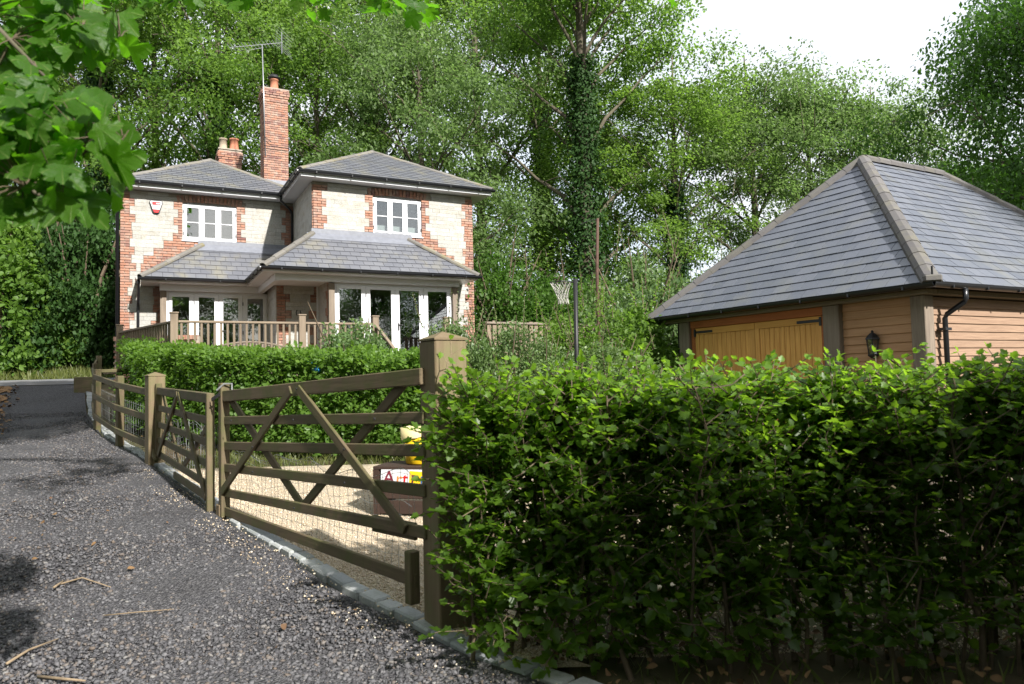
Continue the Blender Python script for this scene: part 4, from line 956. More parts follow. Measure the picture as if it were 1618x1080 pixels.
m = MB(); c = PT2(.0, Z2(0, 4)); m.tube([c+n2*.04+V((0, 0, .05)), c+n2*.06+V((.02, -.03, -.02)), c+n2*.05+V((.12, -.18, -.07))], .03, 8); m.build('rail_end', 'gate', e2, True)
# latch loop over the two meeting stiles, belongs to the wide gate
c = PT1(.995, Z1(1, 0)+.06); m = MB();  m.tube([c+V((-.04, -.06, .0)), c+V((.03, -.06, .06)), c+V((.10, -.05, .06)), c+V((.10, -.05, -.03))], .009, 6); lt = m.build('latch', 'steel', e1); pass
bar('latch_plate', PT1(.985, Z1(1, 0)+.02)+n1*.05, PT1(1.05, Z1(1, 0)-.03)+n1*.05, .008, .04, 'iron', e1)

# curved post and rail fence running up to the lane
fp = [(TPOST.x, TPOST.y, gz(10.05)), (-6.30, 11.6, gz(11.6)), (-7.75, 13.5, gz(13.5)), (-9.0, 15.6, gz(15.6)), (-9.9, 17.3, gz(17.3))]
fence = empty('rail_fence', fp[1]); tag(fence, 'three rail timber fence curving up the right side of the drive', 'fence')
fb = V(fp[1])
for k in range(1, 5):
    b = V(fp[k]); bar('post', b-fb-V((0, 0, .25)), b-fb+V((0, 0, 1.12)), .10, .10, 'gate' if k > 1 else 'gate', fence, .008, V((.6, .8, 0)))
for k in range(4):
    a = V(fp[k]); b = V(fp[k+1]); d = (b-a).normalized(); s = V((d.y, -d.x, 0))*(-.055)
    for z in (.98, .62, .25):
        mid = (a+b)/2+s
        a2 = a-fb+s+V((0, 0, z)); b2 = b-fb+s+V((0, 0, z)); bar('rail', a2-d*.05*(k > 0), b2+d*.03, .04, .095, 'gate', fence, .006)
m = MB()
for k in range(3):
    a = V(fp[k])-fb; b = V(fp[k+1])-fb; d = (b-a); nn = max(6, int(d.length/.13)); s = V((d.y, -d.x, 0)).normalized()*.06
    for j in range(nn):
        q = a.lerp(b, (j+.5)/nn)+s+V((0, 0, .03)); m.tube([q, q+V((.006*math.sin(j), 0, .35)), q+V((0, 0, .72))], .0022, 3, False)
    for z in (.05, .15, .27, .40, .55, .73): m.tube([a+s+V((0, 0, z)), (a+b)/2+s+V((0, 0, z-.01)), b+s+V((0, 0, z))], .0022, 3, False)
o = m.build('wire_netting', 'steel', fence); o['kind'] = 'stuff'
# short return fence behind and sleeper end
rf = empty('return_fence', gpt(-7.75, 13.55)); tag(rf, 'short side rail fence joining the curved fence in front of the bins', 'fence')
bar('rail', V((0, 0, 1.08)), V((1.55, 1.4, 1.12)), .09, .06, 'gate', rf); bar('post', V((1.5, 1.35, -.2)), V((1.5, 1.35, 1.1)), .09, .09, 'gate', rf, up=V((1, 0, 0)))
sl_ = at(135, 603, 18.6); box('sleeper', (0, 0, 0), (.5, .2, .45), 'gate', None, None, .015).location = (sl_.x, sl_.y, float(ground(sl_.x, sl_.y))+.16)
tag(bpy.data.objects['sleeper'], 'upright end of a brown timber sleeper at the top of the drive', 'sleeper')

# ============================================================ DECK IN FRONT OF THE COTTAGE
hu = V((math.cos(HYAW), math.sin(HYAW), 0)); hv = V((-math.sin(HYAW), math.cos(HYAW), 0))
DA = V((-6.414, 13.7, 1.87)); DB = V((-8.75, 16.1, 1.87)); deck = empty('deck', (DA.x, DA.y, gz(DA.y))); tag(deck, 'raised timber deck with baluster railings in front of the cottage', 'deck'); db = deck.location
D = lambda s, b=0, z=0: DA+hu*s+hv*b+V((0, 0, z))-db
for j in range(22):
    a = D(-1.2+.0*j, .08+j*.145, -.03); b = D(6.6, .08+j*.145, -.03); t = (j*.145)/3.3; a = D(.05-1.45*t, .08+j*.145, -.03)
    bar('floor_board', a, b, .138, .03, 'deckwood', deck, .004)
bar('fascia_board', D(0, 0, -.12), D(6.6, 0, -.12), .03, .2, 'deckwood', deck)
def rail_run(a, b, n, skip=0):
    d = (b-a); bar('handrail', a+V((0, 0, .88)), b+V((0, 0, .88)), .075, .045, 'deckwood', deck, .008); bar('bottom_rail', a+V((0, 0, .10)), b+V((0, 0, .10)), .05, .045, 'deckwood', deck, .006)
    for j in range(n): q = a+d*((j+.5)/n); bar('baluster', q+V((0, 0, .10)), q+V((0, 0, .87)), .036, .036, 'deckwood', deck, .003, V((1, 0, 0)))
def dpost(q, sz=.135):
    bar('newel_post', q-V((0, 0, 1.15)), q+V((0, 0, 1.03)), sz, sz, 'deckwood', deck, .008, hu); box('newel_cap', q+V((0, 0, 1.045)), (sz+.03, sz+.03, .03), 'deckwood', deck, Matrix.Rotation(HYAW, 3, 'Z'), .008)
for s in (0, 2.38, 3.92, 5.57): dpost(D(s))
dpost(DB-db); rail_run(D(.07), D(2.31), 19); rail_run(D(2.45), D(3.85), 11); rail_run(DB-db, DA-db-V((.03, -.03, 0)), 22)
for s in (3.92, 5.57): bar('stair_rail', D(s, -.05, .86), D(s+.15, -1.15, .15), .07, .05, 'deckwood', deck, .008)
for j in range(4): bar('step', D(3.95, -.2-.26*j, -.19-.19*j), D(5.55, -.2-.26*j, -.19-.19*j), .28, .04, 'deckwood', deck)
# garden bench on the deck
bn = empty('garden_bench', DA+hu*1.5+hv*1.0, HYAW); bn.scale = (1, 1, .7); tag(bn, 'weathered curved back garden bench behind the deck railing', 'bench')
box('seat', V((0, .2, .43)), (1.5, .45, .04), 'oakgrey', bn, None, .006)
m = MB(); pts = [V((-.75+1.5*j/10, -.03, .62+.16*math.sin(math.pi*j/10))) for j in range(11)]; m.tube(pts, .03, 6); m.build('back_rail', 'oakgrey', bn)
for j in range(11): x = -.62+.124*j; bar('back_slat', V((x, -.03, .44)), V((x, -.03, .61+.155*math.sin(math.pi*(x+.75)/1.5))), .04, .015, 'oakgrey', bn, .002, V((0, 1, 0)))
for x in (-.72, .72):
    for y in (-.03, .4): bar('leg', V((x, y, 0)), V((x, y, .62)), .06, .06, 'oakgrey', bn, .004, V((1, 0, 0)))
    bar('armrest', V((x, -.03, .635)), V((x, .45, .635)), .07, .03, 'oakgrey', bn)

# ============================================================ SMALL THINGS
# low brick wall and wheelie bins beyond the fence
bw = empty('brick_wall', gpt(-9.9, 19.0)); tag(bw, 'low red brick wall behind the bins at the top of the fence', 'wall')
box('core', V((.6, 0, .55)), (2.2, .2, 1.5), 'mortar', bw); bg_ = Bag('brick', 'brick', bw)
for r in range(17):
    for j in range(10): bg_.box(V((-.4+.225*j+(.11 if r % 2 else 0), -.11, -.1+r*.075)), (.215, .06, .065))
for j in range(24): bg_.box(V((-.45+.09*j, -.08, 1.28)), (.075, .22, .11))
bg_.flush(V((10, -19, 0)))
def wheelie(loc, rz, label):
    e = empty('wheelie_bin', loc, rz); tag(e, label, 'bin', 'bins beside the fence')
    m = MB(); a = [(-.22, -.22), (.22, -.22), (.22, .22), (-.22, .22)]; m.v = [(x, y, .05) for x, y in a]+[(x*1.28, y*1.35, .98) for x, y in a]; m.f = [[3, 2, 1, 0], [4, 5, 6, 7]]+[[i, (i+1) % 4, 4+(i+1) % 4, 4+i] for i in range(4)]; m.build('body', 'bin', e)
    m = MB(); m.prism([(-.31, -.33, .99), (.31, -.33, .99), (.31, .36, 1.03), (-.31, .36, 1.03)], (0, 0, .05)); m.prism([(-.2, -.22, 1.045), (.2, -.22, 1.045), (.2, .22, 1.075), (-.2, .22, 1.075)], (0, 0, .03)); m.build('lid', 'bin', e)
    m = MB(); m.tube([(-.28, .38, .95), (.28, .38, .95)], .018, 8); m.build('handle', 'bin', e)
    for x in (-.25, .25): m = MB(); m.tube([(x-.025, .22, .1), (x+.025, .22, .1)], .1, 14); m.build('wheel', 'black', e)
wheelie(gpt(-9.0, 17.6), R(20), 'dark green wheelie bin behind the fence, nearer the lane'); wheelie(gpt(-8.25, 16.9), R(25), 'dark green wheelie bin behind the fence, nearer the hedge')
# crate with painted sign and yellow tub behind the near gate
cb = at(632, 815, 7.0); cr = empty('timber_crate', (cb.x+.16, cb.y, float(ground(cb.x, cb.y))), R(-14)); tag(cr, 'dark timber crate with painted sign behind the wide gate', 'crate')
for z in (.06, .20, .34): box('slat', V((0, -.2, z)), (.62, .025, .125), 'crate', cr, None, .004); box('slat', V((-.31, 0, z)), (.4, .025, .125), 'crate', cr, Matrix.Rotation(R(90), 3, 'Z'), .004); box('slat', V((.31, 0, z)), (.4, .025, .125), 'crate', cr, Matrix.Rotation(R(90), 3, 'Z'), .004)
box('leg', V((-.31, -.215, .20)), (.05, .05, .42), 'crate', cr); box('lid', V((0, 0, .425)), (.68, .46, .03), 'crate', cr, None, .004)
sg = empty('sign_board', cr.matrix_basis @ V((.02, -.222, .235)), R(-14)); sg.rotation_euler = (0, R(4), R(-14)); tag(sg, 'small white sign with colourful letters fixed on the dark crate', 'sign')
box('panel', V((0, 0, .09)), (.58, .012, .19), 'white', sg, None, .003)
def text_mesh(name, body, size, mat, parent, loc, depth=.002):
    cu = bpy.data.curves.new(name, 'FONT'); cu.body = body; cu.size = size; cu.extrude = depth; cu.align_x = 'LEFT'
    o = bpy.data.objects.new(name, cu); COL.objects.link(o); dg = bpy.context.evaluated_depsgraph_get(); me = bpy.data.meshes.new_from_object(o.evaluated_get(dg)); bpy.data.objects.remove(o); me.materials.clear(); me.materials.append(MT[mat])
    return addobj(name, me, None, parent, Matrix.Translation(loc) @ Matrix.Rotation(R(90), 4, 'X'))
MT['letter_dark'] = m_flat('dark_red_letter', (.16, .015, .03), .6); MT['letter_orange'] = m_flat('orange_letter', (.65, .20, .05), .6); MT['letter_blue'] = m_flat('blue_letter', (.03, .10, .28), .6)
text_mesh('letter', 'A', .18, 'letter_dark', sg, (-.265, -.008, .03)); text_mesh('letter', 'r', .17, 'letter_orange', sg, (-.135, -.008, .03)); text_mesh('letter', 't', .18, 'red', sg, (-.07, -.008, .03))
m = MB(); m.box((.0, -.009, .01), (.28, -.0065, .165)); m.build('letter_ground', 'yellow', sg); text_mesh('letter', 'F', .14, 'letter_dark', sg, (.015, -.0115, .035)); text_mesh('letter', 'i', .14, 'letter_blue', sg, (.105, -.0115, .035)); text_mesh('letter', 'n', .14, 'letter_dark', sg, (.15, -.0115, .035)); text_mesh('letter', 'd', .14, 'letter_dark', sg, (.235, -.0115, .035))
yt_s = .86; yt = empty('yellow_tub', cr.matrix_basis @ V((.06, .02, .445)), R(10)); yt.scale = (yt_s, yt_s, yt_s); tag(yt, 'yellow plastic tub with pale lining standing on the dark crate', 'tub')
m = MB(); m.lathe([(.17, 0), (.18, .01), (.225, .36), (.215, .36), (.16, .03)], 20); m.build('tub', 'yellow', yt, True)
m = MB(); pts = []; n = 20
for k in range(n): t = 2*math.pi*k/n; pts.append(.035*math.sin(3*t)+.02*math.sin(5*t+1))
m.v = [((.232)*math.cos(2*math.pi*k/n), .232*math.sin(2*math.pi*k/n), .29+pts[k]) for k in range(n)]+[(.242*math.cos(2*math.pi*k/n), .242*math.sin(2*math.pi*k/n), .40) for k in range(n)]+[(.16*math.cos(2*math.pi*k/n), .16*math.sin(2*math.pi*k/n), .40+pts[k]*.3) for k in range(n)]+[(0, 0, .37)]
m.f = [[k, (k+1) % n, n+(k+1) % n, n+k] for k in range(n)]+[[n+k, n+(k+1) % n, 2*n+(k+1) % n, 2*n+k] for k in range(n)]+[[2*n+k, 2*n+(k+1) % n, 3*n] for k in range(n)]
m.build('lining', 'cream', yt, True)
# netball post
nb = empty('netball_post', gpt(.98, 11.2)); tag(nb, 'black netball post with white net rising behind the near hedge', 'netball post'); zt = 3.03-nb.location.z
m = MB(); m.tube([(0, 0, 0), (.03, 0, zt)], .035, 10); m.build('pole', 'iron', nb, True); m = MB(); m.lathe([(.3, 0), (.3, .05), (.05, .08)], 16); m.build('base', 'iron', nb)
ring = [(-.20+.165*math.cos(2*math.pi*k/20), .165*math.sin(2*math.pi*k/20), zt-.05) for k in range(21)]
m = MB(); m.tube(ring, .008, 5, False); m.tube([(.03, 0, zt-.05), (-.04, 0, zt-.05)], .012, 6); m.build('hoop', 'iron', nb)
m = MB(); n = 12
def np_(k, r): rr = (.165, .125, .095, .08, .085)[r]; t = 2*math.pi*(k+.5*(r % 2))/n; return V((-.20+rr*math.cos(t)+.03*r*.3, rr*math.sin(t), zt-.05-.085*r))
for r in range(4):
    for k in range(n): m.tube([np_(k, r), np_(k, r+1)], .0045, 3, False); m.tube([np_(k, r), np_(k-1 if r % 2 == 0 else k+1, r+1)], .0045, 3, False)
o = m.build('net', 'net', nb); o['kind'] = 'stuff'
# rusty pole further back
rp = at(945, 480, 15.0); rp_o = empty('rusty_pole', gpt(1.80, 15.0)); tag(rp_o, 'tall rusty brown pole among the shrubs behind the netball post', 'pole')
m = MB(); m.tube([(0, 0, 0), (.01, 0, 3.0), (.06, 0, 4.1)], [.04, .036, .028], 8); m.build('shaft', 'rust', rp_o, True); m = MB(); m.tube([(.06, 0, 4.08), (-.12, 0, 4.06), (-.3, 0, 3.98)], .008, 5); m.build('wire_arm', 'iron', rp_o)
# boarded fence behind the shrubs right of the cottage
bf = empty('board_fence', gpt(-.55, 17.6, -.62)); tag(bf, 'weathered vertical board fence behind the shrubs right of the cottage', 'fence')
for j in range(22): box('pale', V((.13*j, .08*j, 1.25+rnd.uniform(-.03, .03))), (.11, .02, 2.1), 'deckwood', bf, Matrix.Rotation(R(31), 3, 'Z'), .004)
bar('fence_rail', V((-.1, -.08, 2.27)), V((2.9, 1.78, 2.27)), .08, .05, 'oakgrey', bf)
# small outbuilding corner just past the cottage
ob = empty('lean_to_shed', hm @ V((9.9, 2.2, 0)), HYAW); tag(ob, 'small slate roofed shed peeping out right of the cottage', 'shed')
m = MB(); m.box((-.3, .2, .2), (.35, 2.4, 2.6)); m.build('wall', 'cedarred', ob); m = MB(); m.prism([(-.4, 0, 3.05), (.75, 0, 2.62), (.75, 2.6, 2.62), (-.4, 2.6, 3.05)], (0, 0, .05)); m.build('roof', 'slate_old', ob); m = MB(); m.tube([(.78, -.02, 2.62), (.78, 2.6, 2.62)], .05, 8); m.tube([(.76, .05, 2.6), (.76, .05, 2.4), (.4, .12, 2.2), (.4, .12, .8)], .03, 8); m.build('gutter', 'black', ob)
# blue toy caught in the hedge
bt = empty('blue_scoop', at(497, 583, 10.3)); tag(bt, 'small bright blue plastic scoop lodged in the clipped hedge', 'toy')
m = MB(); m.lathe([(.02, -.03), (.06, 0), (.07, .06), (.055, .06), (.05, .01)], 10); m.tube([(-.06, 0, .04), (-.16, -.02, -.02)], .015, 6); m.build('scoop', 'blue', bt, True, Matrix.Rotation(R(60), 4, 'Y'))
# pale edging under the near hedge, grey garden fence beyond its right end
ed = empty('stone_edging', gpt(.98, 4.75)); tag(ed, 'pale stone edging blocks in sun seen through the hedge foot', 'edging')
for j in range(6): box('edging_block', V((.02+.27*j, .10*j, .05)), (.26, .10, .15), 'paleedge', ed, Matrix.Rotation(R(20+rnd.uniform(-2, 2)), 3, 'Z'), .01)
gfz = gpt(3.2, 5.6); gf_ = empty('garden_fence', gfz); tag(gf_, 'grey weathered post and rail fence behind the right end of the near hedge', 'fence')
for x in (.05, .75, 1.5): bar('post', V((x, .1*x, -.2)), V((x, .1*x, 1.0)), .10, .10, 'oakgrey', gf_, .008, V((1, 0, 0)))
for z in (.95, .55): bar('rail', V((-.1, -.06, z)), V((1.9, .15, z)), .04, .10, 'oakgrey', gf_)
# dry sticks on the drive
for k, (pts, r) in enumerate(((((95, 925), (130, 915), (175, 930)), .009), (((10, 1052), (45, 1030), (92, 1012)), .011), (((60, 1072), (100, 1076), (135, 1079)), .012), (((165, 975), (215, 970), (275, 965)), .006))):
    m = MB(); q = []
    for (x, y) in pts:
        Y = 3.5
        while at(x, y, Y).z > gz(Y)+.02: Y += .02
        q.append(at(x, y, Y)+V((0, 0, .012)))
    m.tube(q, [r*.7, r*.63, r*.35], 7)
    if k == 0: m.tube([q[0]+V((.01, -.09, 0)), q[0]+V((.0, .04, .012))], [.008, .006], 6)
    o = m.build('fallen_stick', 'stick', None, True); o.data.transform(Matrix.Translation(-q[0])); o.location = q[0]
    tag(o, ('forked dry stick lying on the left of the drive', 'longest pale dry stick at the lower left drive corner', 'thick stick end at the bottom edge of the drive', 'thin dry twig above the other sticks on the drive')[k], 'stick', 'dry sticks on the drive')

# ============================================================ HEDGES
def clipped_hedge(name, label, line, half, ztop, n, leafL, mat, seed, stems, tpl=RHOMB, shell=.55):
    """box hedge along a polyline: leaves on twig sprays near its faces"""
    rng = np.random.default_rng(seed); L = [V((x, y, 0)) for x, y in line]; ln = [(L[i+1]-L[i]).length for i in range(len(L)-1)]; tot = sum(ln)
    e = empty(name, gpt(*line[0])); tag(e, label, 'hedge'); b = np.array(e.location)
    cum = np.r_[0, np.cumsum(ln)]; lx = [p[0] for p in line]; ly = [p[1] for p in line]
    ncl = n//14; s = rng.random(ncl)*tot; cx = np.interp(s, cum, lx); cyy = np.interp(s, cum, ly)
    dx = np.gradient(np.interp(np.linspace(0, tot, 50), cum, lx)); dy = np.gradient(np.interp(np.linspace(0, tot, 50), cum, ly)); k = np.minimum(49, (s/tot*49).astype(int)); nx = -dy[k]/np.hypot(dx[k], dy[k]); ny = dx[k]/np.hypot(dx[k], dy[k])
    t = np.sign(rng.random(ncl)-.5)*(1-rng.random(ncl)**1.6*shell*1.6); hh = np.interp(s, cum, ztop) if hasattr(ztop, '__len__') else np.full(ncl, ztop)
    gzv = ground(cx, cyy); u = rng.random(ncl); top = rng.random(ncl) < .33; u = np.where(top, 1-.10*rng.random(ncl), u); t = np.where(top, rng.uniform(-1, 1, ncl), t)
    wob = .09*np.sin(s*2.3+u*5)+.06*np.sin(s*5.1+1+u*9); C = np.stack([cx+nx*t*half*(1+wob), cyy+ny*t*half*(1+wob), gzv+(hh-gzv)*(.05+.95*u)+np.where(top, .05*np.sin(s*7)+.035*np.sin(s*17), 0)], 1)
    ci = np.repeat(np.arange(ncl), 14); m = len(ci); off = rand_dirs(m, rng)*(rng.random((m, 1))**.5)*.13
    P = C[ci]+off; outw = np.stack([nx[ci]*np.sign(t[ci])*.6, ny[ci]*np.sign(t[ci])*.6, .35+.8*top[ci]], 1)
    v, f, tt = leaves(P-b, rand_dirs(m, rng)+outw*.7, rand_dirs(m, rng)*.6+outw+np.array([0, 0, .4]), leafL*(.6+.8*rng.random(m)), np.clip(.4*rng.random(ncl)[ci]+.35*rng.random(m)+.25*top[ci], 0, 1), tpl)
    addobj('foliage', np_mesh('foliage', v, f, tt), mat, e)
    pr = random.Random(seed); mb = MB()
    for j in range(stems):
        q = pr.random()*tot; x = float(np.interp(q, cum, lx)); y = float(np.interp(q, cum, ly)); p = gpt(x+pr.uniform(-.3, .3)*half, y+pr.uniform(-.3, .3)*half)-V(b)
        mb.tube([p, p+V((pr.uniform(-.08, .08), pr.uniform(-.08, .08), .6)), p+V((pr.uniform(-.15, .15), pr.uniform(-.15, .15), 1.25))], [.022, .015, .006], 5, False)
    o = mb.build('stems', 'stem', e); o['kind'] = 'stuff'; return e
clipped_hedge('clipped_hedge', 'clipped green beech hedge between the gravel yard and the cottage deck', [(-7.25, 14.4), (-5.75, 12.65), (-4.4, 11.55), (-3.2, 10.85), (-1.6, 10.4), (-.75, 10.4)], .55, [2.36, 2.10, 1.99, 1.92, 1.86, 1.82], 70000, .068, 'lf_mid', 31, 40)

# ---- the big hedge in front, on the right of the gate post: stems, twigs and leaves grown one from another
def near_hedge():
    rng = np.random.default_rng(77); pr = random.Random(77); a = V((-.33, 4.08, 0)); b = V((4.3, 3.72, 0)); e = empty('field_hedge', gpt(1.0, 4.0)); tag(e, 'large leafy field hedge filling the right foreground beside the gate post', 'hedge'); base = V(e.location)
    tw = MB(); P = []; A = []; Nn = []; S = []; T = []
    def leaf(p, d, s, t): P.append(tuple(p)); A.append(tuple(d)); S.append(s); T.append(t)
    def spray(p, d, L, lf, bright=0.0, step=.034):
        q = p.copy(); d = d.normalized(); n = max(2, int(L/step)); pts = [p.copy()]
        for i in range(n):
            d = (d+V((pr.gauss(0, .16), pr.gauss(0, .16), pr.gauss(.03, .14)))).normalized(); q = q+d*step; pts.append(q.copy())
            side = d.cross(V((pr.gauss(0, .5), pr.gauss(0, .5), 1))).normalized()*(1 if i % 2 else -1)
            leaf(q-base, side*.9+d*.55+V((0, 0, pr.gauss(-.1, .25))), lf*(.6+.75*pr.random())*(1-.3*i/n), min(1, max(0, pr.gauss(.07+bright, .10))))  # lower leaves dark, top ones light: shade and sun put into the tint
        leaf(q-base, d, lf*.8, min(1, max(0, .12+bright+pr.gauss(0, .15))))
        tw.tube([x-base for x in pts[::3]+[pts[-1]]], [.0035]*len(pts[::3])+[.0015], 3, False)
    L = (b-a).length
    for j in range(78):
        s = (j+pr.random())/78; c = a.lerp(b, s); dn = 1.0 if s < .55 else 1.0-.72*(s-.55)/.45
        root = V((c.x+pr.uniform(-.05, .05), c.y+pr.gauss(.08, .14), 0)); root.z = float(ground(root.x, root.y))-.05; H_ = 1.50+.05*s+pr.uniform(-.10, .06)
        pts = [root]; x = root.copy(); lean = V((pr.gauss(0, .05), pr.gauss(0, .05), 0))
        for i in range(6): x = V((root.x+lean.x*(i+1)/2+pr.gauss(0, .025), root.y+lean.y*(i+1)/2+pr.gauss(0, .025), root.z+(H_-root.z)*.94*(i+1)/6)); pts.append(x)
        r = pr.uniform(.009, .019); m = MB(); m.tube([q-base for q in pts], [r*(1-.12*i) for i in range(7)], 6, False); m.build('stem', 'stem', e, True)
        nt_ = int(58*dn)
        for k in range(nt_):
            u = pr.random()**.62
            if u < .18 and pr.random() < .45: continue
            kk = min(5.99, u*6); q = pts[int(kk)].lerp(pts[int(kk)+1], kk-int(kk)); az = pr.random()*6.283
            reach = (.20+.26*pr.random())*(1.0-.25*(u > .85)); d = V((math.cos(az)*.8, math.sin(az)*1.15, .25+.5*pr.random()))
            if q.z+d.normalized().z*reach > H_+.04: d.z = .05
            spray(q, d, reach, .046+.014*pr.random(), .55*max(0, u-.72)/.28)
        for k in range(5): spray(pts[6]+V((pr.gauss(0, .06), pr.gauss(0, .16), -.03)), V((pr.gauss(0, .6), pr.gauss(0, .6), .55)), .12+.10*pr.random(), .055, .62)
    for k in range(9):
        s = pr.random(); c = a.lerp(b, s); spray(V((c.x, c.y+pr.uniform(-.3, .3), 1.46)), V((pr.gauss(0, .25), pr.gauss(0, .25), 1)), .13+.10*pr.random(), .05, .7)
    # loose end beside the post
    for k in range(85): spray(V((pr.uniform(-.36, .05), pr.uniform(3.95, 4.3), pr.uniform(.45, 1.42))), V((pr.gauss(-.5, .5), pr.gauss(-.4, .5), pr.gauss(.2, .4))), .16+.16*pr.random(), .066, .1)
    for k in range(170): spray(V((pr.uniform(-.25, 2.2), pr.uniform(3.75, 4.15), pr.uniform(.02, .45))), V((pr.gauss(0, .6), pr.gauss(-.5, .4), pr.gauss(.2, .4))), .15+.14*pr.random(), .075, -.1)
    P_ = np.array(P); A_ = np.array(A); n = len(P_); N_ = rand_dirs(n, rng)*.55+np.array([0, -.15, .95])
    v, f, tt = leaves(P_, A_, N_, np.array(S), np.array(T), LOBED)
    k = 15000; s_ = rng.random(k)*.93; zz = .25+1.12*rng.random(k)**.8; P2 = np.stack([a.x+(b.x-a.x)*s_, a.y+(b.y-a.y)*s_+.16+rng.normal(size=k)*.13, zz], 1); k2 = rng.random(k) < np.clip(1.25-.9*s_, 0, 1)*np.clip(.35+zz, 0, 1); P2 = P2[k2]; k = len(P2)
    v2, f2, t2 = leaves(P2-np.array(base), rand_dirs(k, rng), rand_dirs(k, rng)*.6+np.array([0, 0, .9]), .045+.02*rng.random(k), .10*rng.random(k), OVAL)  # inner leaves tinted dark: shade of the hedge core put into the colour
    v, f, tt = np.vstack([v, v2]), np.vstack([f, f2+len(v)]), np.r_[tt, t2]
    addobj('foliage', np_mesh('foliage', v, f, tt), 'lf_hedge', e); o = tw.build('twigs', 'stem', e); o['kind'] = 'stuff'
    # pale leafless looking shoot in front of the gate post
    m = MB(); q = at(700, 612, 4.3)-base; w_ = [at(x, y, 4.3)-base for x, y in ((703, 600), (707, 575), (713, 560), (712, 530))]
    m.tube([q]+w_, [.006, .005, .004, .003, .002], 5, False); m.tube([w_[1], at(695, 553, 4.3)-base], [.003, .0015], 4, False); m.tube([w_[2], at(732, 548, 4.3)-base], [.003, .0015], 4, False); m.build('pale_shoot', 'stick', e)
    pp = [at(x, y, 4.29)-base for x, y in ((709, 533), (697, 556), (728, 555), (727, 570), (705, 585), (718, 583), (700, 592))]
    v, f, tt = leaves([tuple(p) for p in pp], rand_dirs(7, rng)+np.array([0, 0, -.3]), rand_dirs(7, rng)+np.array([0, -.8, .3]), np.array([.035, .04, .05, .045, .07, .05, .06]), np.full(7, .9), LOBED); addobj('shoot_leaves', np_mesh('shoot_leaves', v, f, tt), 'lf_hedge', e)
    return n
NLEAF = near_hedge()

# ============================================================ TREES
pA = build_tree_meshes(1, 20, 4.6, .26, 26, 180, 175, .155, 'lf_wood', .30, .62, ascend=1.05, clr=1.25, flat=.42)
pB = build_tree_meshes(2, 19, 5.0, .22, 28, 190, 175, .15, 'lf_wood', .27, 0, ascend=.95, clr=1.25, flat=.42)
pC = build_tree_meshes(3, 15, 5.2, .18, 26, 280, 170, .14, 'lf_ash', .26, 0, ascend=.65, clr=1.15, flat=.5)
pD = build_tree_meshes(4, 21, 5.2, .24, 36, 225, 170, .155, 'lf_wood', .42, .68, ascend=1.05, clr=1.25, flat=.42, opened=R(-90)-1.2)
pE = build_tree_meshes(5, 14, 4.0, .10, 24, 620, 90, .14, 'lf_dark', .25, .4, ascend=.5, clr=1.1, droop=.35)
GRP = 'woodland trees behind the cottage'
# picture column, distance, prototype, rotation, scale, height scale, label
TREES = [
 (40, 33, pB, .3, 1.05, 1.1, 'leafy woodland tree at the far left edge beyond the lane'),
 (150, 30, pA, 1.1, 1.0, 1.1, 'ivy trunked tree left of the cottage, behind the dark shrubs'),
 (245, 33, pB, 2.2, 1.0, 1.15, 'tall tree directly behind the left end of the cottage roof'),
 (345, 32, pA, 3.0, 1.0, 1.18, 'ivy trunked tree rising behind the small twin pot chimney'),
 (440, 36, pB, .9, 1.05, 1.15, 'tall tree seen just behind the television aerial'),
 (505, 31, pB, 4.2, .88, .92, 'bright crowned tree right of the tall chimney'),
 (592, 34, pA, 5.0, 1.0, 1.12, 'ivy trunked tree above the right hand roof apex'),
 (668, 29, pC, 1.7, .92, 1.05, 'feathery grey green tree over the right eaves of the cottage'),
 (765, 36, pB, 2.8, 1.1, 1.25, 'tall open tree behind the right corner of the cottage'),
 (862, 38, pA, .2, 1.05, 1.22, 'ivy trunked tree between the cottage and the biggest tree'),
 (930, 29, pD, 1.2, 1.0, 1.0, 'biggest tree with thick ivy clad trunk behind the netball post'),
 (962, 36, pB, 3.7, .78, .86, 'tree just right of the biggest ivy clad tree'),
 (1075, 31, pA, 2.4, .85, .80, 'yellowish ivy trunked tree left of the garage roof apex'),
 (1200, 34, pC, .4, 1.05, 1.16, 'round crowned tree behind the left slope of the garage roof'),
 (1290, 36, pC, 2.9, 1.0, 1.14, 'round crowned tree showing just above the garage roof apex'),
 (1395, 36, pC, 4.4, .95, 1.10, 'lower pale tree behind the garage ridge'),
 (1500, 33, pE, .5, 1.0, .85, 'dark bushy tree beyond the right end of the garage ridge'),
 (1600, 29, pE, 2.5, 1.0, .80, 'dark bushy tree at the right edge behind the garage'),
]
for (px, d, pr_, rz, s, sz, lb) in TREES:
    x = (px-809)/FPX*d+.02*d*0; place_tree('woodland_tree', pr_, gpt(x, d, -.2), rz, s, lb, 'tree', GRP, None, sz)
